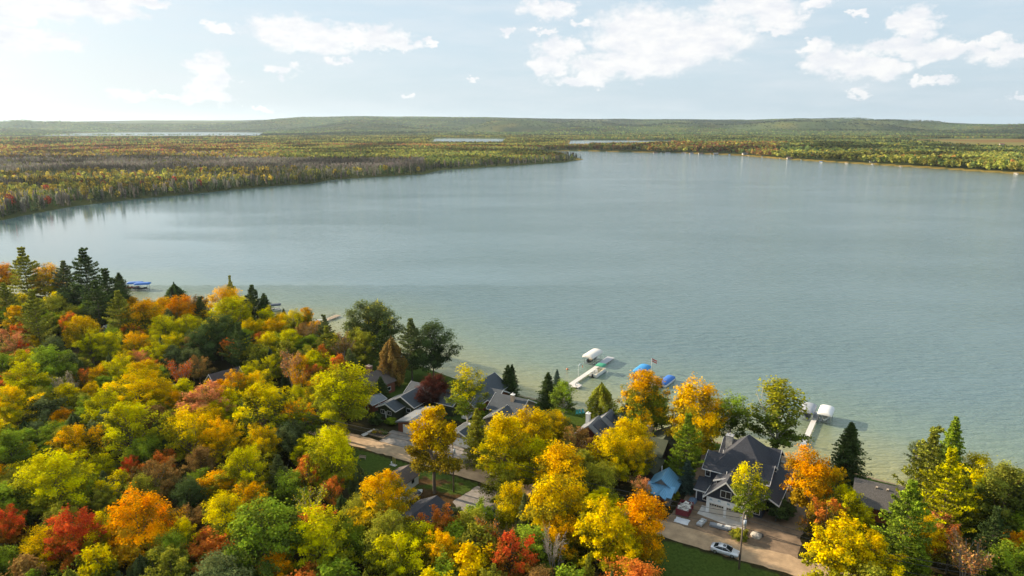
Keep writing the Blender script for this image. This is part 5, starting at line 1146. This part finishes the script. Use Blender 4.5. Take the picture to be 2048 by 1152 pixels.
def rock(label, px_, py_, s, mat, seed, name='boulder'):
    rr = random.Random(seed); p = P(px_, py_, GZ); rings = []
    for zt, rw in ((-.1, .8), (.25, 1), (.6, .85), (.85, .45), (.93, .05)): rings.append([(s*rw*math.cos(a)*rr.uniform(.8, 1.15), s*rw*math.sin(a)*rr.uniform(.8, 1.15), s*zt) for a in np.linspace(0, 6.283, 10)[:-1]])
    o = MB().loft(rings, sm=False).build(name, mat); o.location = (p[0], p[1], GZ+.01); return tag(o, label, 'rock')
rkm = paint('pale_rock', (.42, .39, .34), .9, .25, 2, .5)
rock('large pale boulder on the bare dirt right of the utility pole', 1512, 1074, 1.05, rkm, 2); rock('dark stone touching the large pale boulder on its right', 1521, 1072, .6, paint('dark_rock', (.10, .09, .08), .9, .3), 3)
rock('small boulder on the lawn behind the navy house', 1565, 926, .55, rkm, 4); rock('small boulder beside the patio edge, nearest the concrete', 1587, 955, .5, rkm, 6)
# ---- yard things
p = P(759, 869, GZ); gb = thing('garden_bed', 'timber edged garden bed with yellow flowers beside the gravel drive', 'garden bed', (p[0], p[1], GZ+.016), ROAD)
MB().box(-2.4, 2.4, -1.5, -1.38, 0, .35).box(-2.4, 2.4, 1.38, 1.5, 0, .35).box(-2.4, -2.28, -1.375, 1.375, 0, .35).box(2.28, 2.4, -1.375, 1.375, 0, .35).build('timber_edge', wood, gb)
MB().box(-2.27, 2.27, -1.37, 1.37, 0, .22).build('soil', paint('soil', (.05, .035, .025), .95, .3), gb)
def bush_on(name, label, root, n, ctr, size, ca, cb, cat=None):
    r_ = np.random.default_rng(n); c = r_.normal(size=(n, 3))*np.array(size)*.45+np.array(ctr); c[:, 2] = np.maximum(c[:, 2], .1)
    me = quads_mesh(name, leafq(c, r_.uniform(.06, .13, n), r_), {'tint': r_.random(n), 'lum': r_.random(n)}, FOL); o = link(name, me, root); o['ca'] = list(ca); o['cb'] = list(cb)
    if label: tag(o, label, cat)
    return o
for k, (a, b_, c1) in enumerate(((-1.4, -.4, (.65, .42, .05)), (.3, .3, (.5, .3, .12)), (1.3, .6, (.18, .25, .06)), (-.4, .8, (.12, .2, .05)))): bush_on('flower_clump', None, gb, 220+k, (a, b_, .6), (.9, .8, .5), c1, (.09, .15, .03))
p = P(786, 930, GZ); wl = thing('well_head', 'small white well head with two yellow posts on the shaded lawn', 'well head', (p[0], p[1], GZ), ROAD)
MB().box(-.7, .9, -.4, .4, 0, .08).build('slab', conc, wl); MB().tube([(-.4, 0, .08), (-.4, 0, .7)], .14, 8).build('pipe', white, wl)
for a in (.0, .55): MB().tube([(a, .1, .08), (a, .1, 1.9)], .06, 6).build('post', paint('yellow_post', (.55, .42, .10), .6), wl)
p = P(725, 918, GZ); bn = thing('garden_bench', 'weathered bench on the lawn right of the lime yellow maple', 'bench', (p[0], p[1], GZ), ROAD+.3)
MB().box(-.8, .8, -.2, .2, .4, .46).build('seat', wood, bn); MB().box(-.8, .8, .2, .25, .46, .85).build('backrest', wood, bn)
for a in (-.7, .7): MB().box(a-.04, a+.04, -.2, .2, 0, .395).build('leg', wood, bn)
p = P(938, 836, GZ); tv = thing('utility_trailer', 'white covered trailer parked behind the detached garage', 'trailer', (p[0], p[1], GZ), ROAD+math.pi/2)
MB().box(-2.1, 2.1, -.95, .95, .55, 1.25).box(-2.0, 2.0, -.85, .85, 1.25, 1.6).build('body', hullw, tv); MB().tube([(2.1, 0, .5), (3.2, 0, .45)], .05, 6).build('hitch', alu, tv)
for s in (-1, 1): MB().tube([(0, s*.96, .33), (0, s*1.12, .33)], .33, 14).build('wheel', blackm, tv)
p = P(826, 999, GZ); runabout('trailered_boat', 'black and white boat parked beside the white shed', (p[0], p[1], GZ+.35), ROAD+math.radians(78), 5.2, 2.0, 0, hullw, cover=MATS['dark_canvas'])
p = P(957, 934, GZ); gr_ = thing('barbecue_grill', 'black barbecue grill on the verge below the tall pointed spruce', 'grill', (p[0], p[1], GZ), ROAD)
MB().box(-.5, .5, -.3, .3, .55, .85).build('firebox', blackm, gr_); MB().tube([(-.5, 0, .87), (.5, 0, .87)], .28, 12).build('lid', blackm, gr_)
for a in (-.4, .4): MB().box(a-.04, a+.04, -.25, .25, 0, .545).build('leg', alu, gr_)
teal = paint('teal_plastic', (.08, .42, .42), .5)
for k, (a, b_) in enumerate(((1154, 829), (1160, 828), (1167, 827))):
    p = P(a, b_, GZ); q = thing('lawn_chair', ['leftmost', 'middle', 'rightmost'][k]+' of three teal chairs on the grass by the dock', 'chair', (p[0], p[1], GZ), .3*k, 'teal chairs on the lakeside grass')
    MB().obox((0, 0, .42), (.6, .6, .07), 0, .15).build('seat', teal, q); MB().obox((0, .35, .8), (.6, .07, .8), 0, -.3).build('backrest', teal, q)
    for s in (-.27, .27): MB().box(s-.04, s+.04, -.3, .3, 0, .36).build('leg', teal, q)
# ---- utility poles and wires
pw = paint('pole_wood', (.16, .125, .095), .9, .2, 2); can = paint('transformer_grey', (.42, .46, .50), .4, .08)
def pole(label, px_, py_, h):
    p = P(px_, py_, GZ); r = thing('utility_pole', label, 'utility pole', (p[0], p[1], GZ), ROAD, 'utility poles along the road')
    MB().tube([(0, 0, -.3), (0, 0, h)], [.17, .11], 10).build('pole', pw, r)
    MB().tube([(.32, 0, h-2.3), (.32, 0, h-1.35)], .26, 12).build('transformer', can, r)
    MB().box(.1, .32, -.05, .05, h-1.9, h-1.7).build('bracket', alu, r)
    for z_ in (h-.2, h-1.1): MB().tube([(0, .1, z_), (0, .28, z_), (0, .28, z_+.18)], .05, 6).build('insulator', can, r)
    return r
p1 = pole('utility pole between the lone maple and the detached garage', 907.5, 984, 11.2); p2 = pole('utility pole standing by the silver sedan', 1478, 1138, 10.9)
MB().tube([(.15, 0, 2.2), (.5, 0, 2.5), (.55, 0, 3.3), (.15, 0, 3.6)], .04, 6).build('cable_loop', blackm, p1)
MB().box(-.12, .12, -.32, -.1, 2.0, 3.0).build('meter_box', blackm, p2)
dv = (p2.location-p1.location); wm2 = paint('wire_black', (.03, .03, .03), .5)
def wire(label, A, B, sag, r=.04):
    A = Vector(A); B = Vector(B); pts = [A.lerp(B, t)-Vector((0, 0, sag*4*t*(1-t))) for t in np.linspace(0, 1, 25)]
    o = MB().tube(pts, r, 4).build('power_line', wm2); return tag(o, label, 'power line', 'power lines above the road')
for h_, nm in ((10.85, 'top'), (9.95, 'middle'), (8.3, 'lowest')):
    a = p1.location+Vector((0, .2, h_)); b_ = p2.location+Vector((0, .2, h_-.3))
    wire(nm+' power line strung between the two utility poles', a, b_, 1.3)
    wire(nm+' power line running from the garage pole towards the left woods', a-dv*.95, a, 1.2); wire(nm+' power line leaving the sedan pole to the right', b_, b_+dv*.6, 1.0)

# ================================================================ FAR SHORE THINGS
offw = paint('far_white', (.40, .38, .34), .7, .08, .3); rfm = [paint('far_roof_grey', (.18, .18, .19), .8), paint('far_roof_brown', (.17, .11, .08), .8), paint('far_roof_red', (.30, .10, .08), .8)]
tanw = paint('far_tan', (.36, .26, .17), .8)
NAMESH = [(1105, 296, 18, 'long white lodge at the left end of the isthmus', offw, 0), (1272, 300, 24, 'pale building with a red roof on the isthmus', offw, 2), (1312, 304.5, 15, 'tan cottage on the far shore, leftmost of the shore row', tanw, 1), (1336, 305, 17, 'grey roofed white cottage second in the far shore row', offw, 0), (1368, 305.5, 14, 'white cottage third in the far shore row', offw, 0),
          (1384, 306, 13, 'tan cottage fourth in the far shore row', tanw, 0), (1402, 306.5, 14, 'white cottage fifth in the far shore row', offw, 1), (1432, 307.5, 15, 'tan cottage sixth in the far shore row', tanw, 0), (1491, 309.5, 16, 'pale blue roofed house on the far lawn, right of the shore row', offw, 0), (1580, 317, 14, 'small white house among the golden trees of the right shore', offw, 1), (1748, 325, 14, 'white house at the water on the right shore', offw, 0), (2005, 290, 24, 'farmhouse with a red roof beyond the orange marsh', offw, 2)]
for px_, py_, w_, lb, wm3, ri in NAMESH:
    x, y, _ = P(px_, py_, 2.5); zg = gz(x, y); h_ = thing('shore_house', lb, 'house', (x, y, zg), random.uniform(-.3, .3)); gable(h_, -w_/2*.8, w_/2*.8, 0, 8, 3.2, 6.0, 'x', wm3, rfm[ri], trim=False, ov=.6)
    for k in range(3): opening(h_, -w_*.33+w_*.33*k, 0, 1.2, 2.0, 1.6, '-y')
for k, (px_, py_, nm) in enumerate([(1213, 304, 'left of the isthmus cottages'), (1322, 306.5, 'first along the cottage row'), (1371, 308, 'second along the cottage row'), (1421, 309.5, 'third along the cottage row'), (1459, 311, 'just left of the far lawn house'), (1497, 313.5, 'in front of the far lawn house'), (1524, 315.5, 'first along the right shore'), (1560, 319, 'second along the right shore'), (1602, 322, 'third along the right shore'), (1642, 325.5, 'fourth along the right shore'), (1693, 328, 'fifth along the right shore'), (1745, 331, 'below the white waterside house'), (1801, 335, 'second from the right edge'), (2032, 349.5, 'near the right edge of the photo')]):
    x, y, _ = P(px_, py_, 0); q = thing('boat_lift', 'tiny pale covered boat lift on the far shore, '+nm, 'boat lift', (x, y, 0), random.uniform(1.2, 1.9), 'covered boats along the far shore')
    lift(q, 0, 0, 7, 3.8, 2.2, [MATS['far_tan'], greyc, MATS['far_tan'], MATS['far_white'], bl2][k % 5], .8)
# ---- far-left shoreline trees one can tell apart
shore = np.array([P(a, b, 0)[:2] for a, b in [(-60, 449), (0, 441), (60, 428), (150, 412), (260, 399), (380, 388), (480, 378), (560, 371), (620, 368), (660, 360), (720, 356), (850, 348)]])
seg = np.hypot(*(shore[1:]-shore[:-1]).T); cum = np.concatenate([[0], np.cumsum(seg)]); meshes = {}
SK = [('c', 'gg', 'swamp_conifer', 'narrow grey green conifer in the front row of the far left shore', 'conifer'), ('c', 'dg', 'swamp_conifer', 'narrow dark green conifer in the front row of the far left shore', 'conifer'), ('d', 'grey', 'dead_tree', 'grey dead tree in the front row of the far left shore', 'dead tree'),
      ('b', 'ye', 'yellow_birch', 'small yellow tree in the front row of the far left shore', 'tree'), ('b', 'yg', 'green_birch', 'small yellow green tree in the front row of the far left shore', 'tree'), ('b', 'red', 'red_maple', 'small red maple in the front row of the far left shore', 'tree')]
for k, sk_ in enumerate(SK):
    for v in range(3):
        V = proto_far(sk_[0], 150 if sk_[0] != 'd' else 60, RNG); cc = np.array(PAL[sk_[1]])*RNG.uniform(.65, 1.35, (len(V), 1)); meshes[(k, v)] = quads_mesh('far_tree_crown', V, None, FARL, cc)
rr = random.Random(9)
for i in range(96):
    t = rr.random()*cum[-1]; j = min(len(seg)-1, int(np.searchsorted(cum, t)-1)); j = max(j, 0); a = shore[j]+(shore[j+1]-shore[j])*((t-cum[j])/seg[j]); n_ = np.array([-(shore[j+1]-shore[j])[1], (shore[j+1]-shore[j])[0]])/seg[j]
    q = a+n_*rr.uniform(3, 16); 
    if float(sdist(np.array([q[0]]), np.array([q[1]]))[0]) < 1: q = a-n_*rr.uniform(3, 16)
    k = rr.choices(range(6), [5, 5, 5, 1.3, 1.2, .3])[0]; o = link(SK[k][2], meshes[(k, rr.randrange(3))]); s = rr.uniform(.8, 1.35); o.scale = (s, s, s*rr.uniform(.9, 1.2)); o.location = (q[0], q[1], gz(q[0], q[1])-.2); o.rotation_euler = (0, 0, rr.uniform(0, 6.28)); tag(o, SK[k][3], SK[k][4], 'trees along the far left shore')
# ================================================================ TREE LABELS: colour and kind first, then what stands next to it
LM = [(208, 668, 'the blue grey cottage'), (445, 758, 'the dark roofed cabin'), (735, 765, 'the brown shingled house'), (795, 812, 'the dark green house'), (815, 850, 'the brown garage'), (930, 800, 'the red sided house'), (925, 878, 'the detached garage'), (1015, 830, 'the grey gabled house'),
      (1190, 862, 'the dark red house'), (1315, 895, 'the mossy roofed house'), (1328, 975, 'the blue roofed cottage'), (1470, 960, 'the navy house'), (1760, 1000, 'the shingled lake house'), (815, 965, 'the white shed'), (860, 1030, 'the dark shed roof'), (277, 568, 'the two blue boat canopies'), (655, 638, 'the brown wooden dock'),
      (1180, 745, 'the long pale dock'), (1325, 757, 'the royal blue boat cover'), (1635, 840, 'the narrow dock'), (1450, 1103, 'the silver sedan'), (1368, 1015, 'the red dumpster'), (905, 935, 'the garage utility pole'), (1480, 1090, 'the sedan utility pole')]
ORD = ['first', 'second', 'third', 'fourth', 'fifth', 'sixth', 'seventh', 'eighth', 'ninth', 'tenth', 'eleventh', 'twelfth', 'thirteenth', 'fourteenth', 'fifteenth', 'sixteenth', 'seventeenth', 'eighteenth', 'nineteenth', 'twentieth']
GROUPK = {'maple_tree': 'autumn maples around the cottages', 'pine_tree': 'white pines among the maples', 'spruce_tree': 'spruces and firs near the lake', 'cedar_tree': 'cedars among the woods', 'birch_tree': 'birches by the houses', 'small_tree': 'small trees and bushes under the big ones', 'half_bare_tree': 'half bare trees in the woods', 'leafless_tree': None}
used = {o['label'] for o in bpy.data.objects if 'label' in o.keys() and o.parent is None}
used |= {t[5] for t in TREES if t[5]}
def row(py): return 'at the headland edge' if py < 640 else 'in the back of the left woods' if py < 730 else 'in the middle of the woods' if py < 900 else 'in the near woods' if py < 1030 else 'along the bottom edge'
left_ = []
def side(dx, dy):
    if abs(dx) > abs(dy)*1.3: return 'left of' if dx < 0 else 'right of'
    return 'behind' if dy < 0 else 'in front of'
for t in TREES:
    r, px, py, k, col, lab, w_ = t
    catk = {'p': 'pine', 's': 'spruce', 'c': 'cedar', 'b': 'birch'}.get(k, 'tree')
    if lab is None:
        d = sorted((math.hypot(px-a, py-b), a, b, n_) for a, b, n_ in LM)[0]
        if d[0] < 90:
            cand = f"{CW[col]} {KW[k]} {side(px-d[1], py-d[2])} {d[3]}"
            if cand not in used: lab = cand
    if lab is None: left_.append(t)
    else: used.add(lab)
    tag(r, lab, catk, GROUPK.get(r.name.split('.')[0]))
by = {}
for t in left_: by.setdefault((t[4], KW[t[3]], row(t[2])), []).append(t)
for (col, kw, rw), ts in by.items():
    ts.sort(key=lambda t: t[1]); n_ = len(ts)
    for i, t in enumerate(ts):
        if n_ == 1: lab = f"only {CW[col]} {kw} {rw}, clear of houses"
        elif i == n_-1: lab = f"rightmost {CW[col]} {kw} {rw}"
        else: lab = f"{ORD[min(i, 19)]} {CW[col]} {kw} from the left {rw}"
        t[0]['label'] = lab
print('trees labelled', len(TREES), 'by order', len(left_))
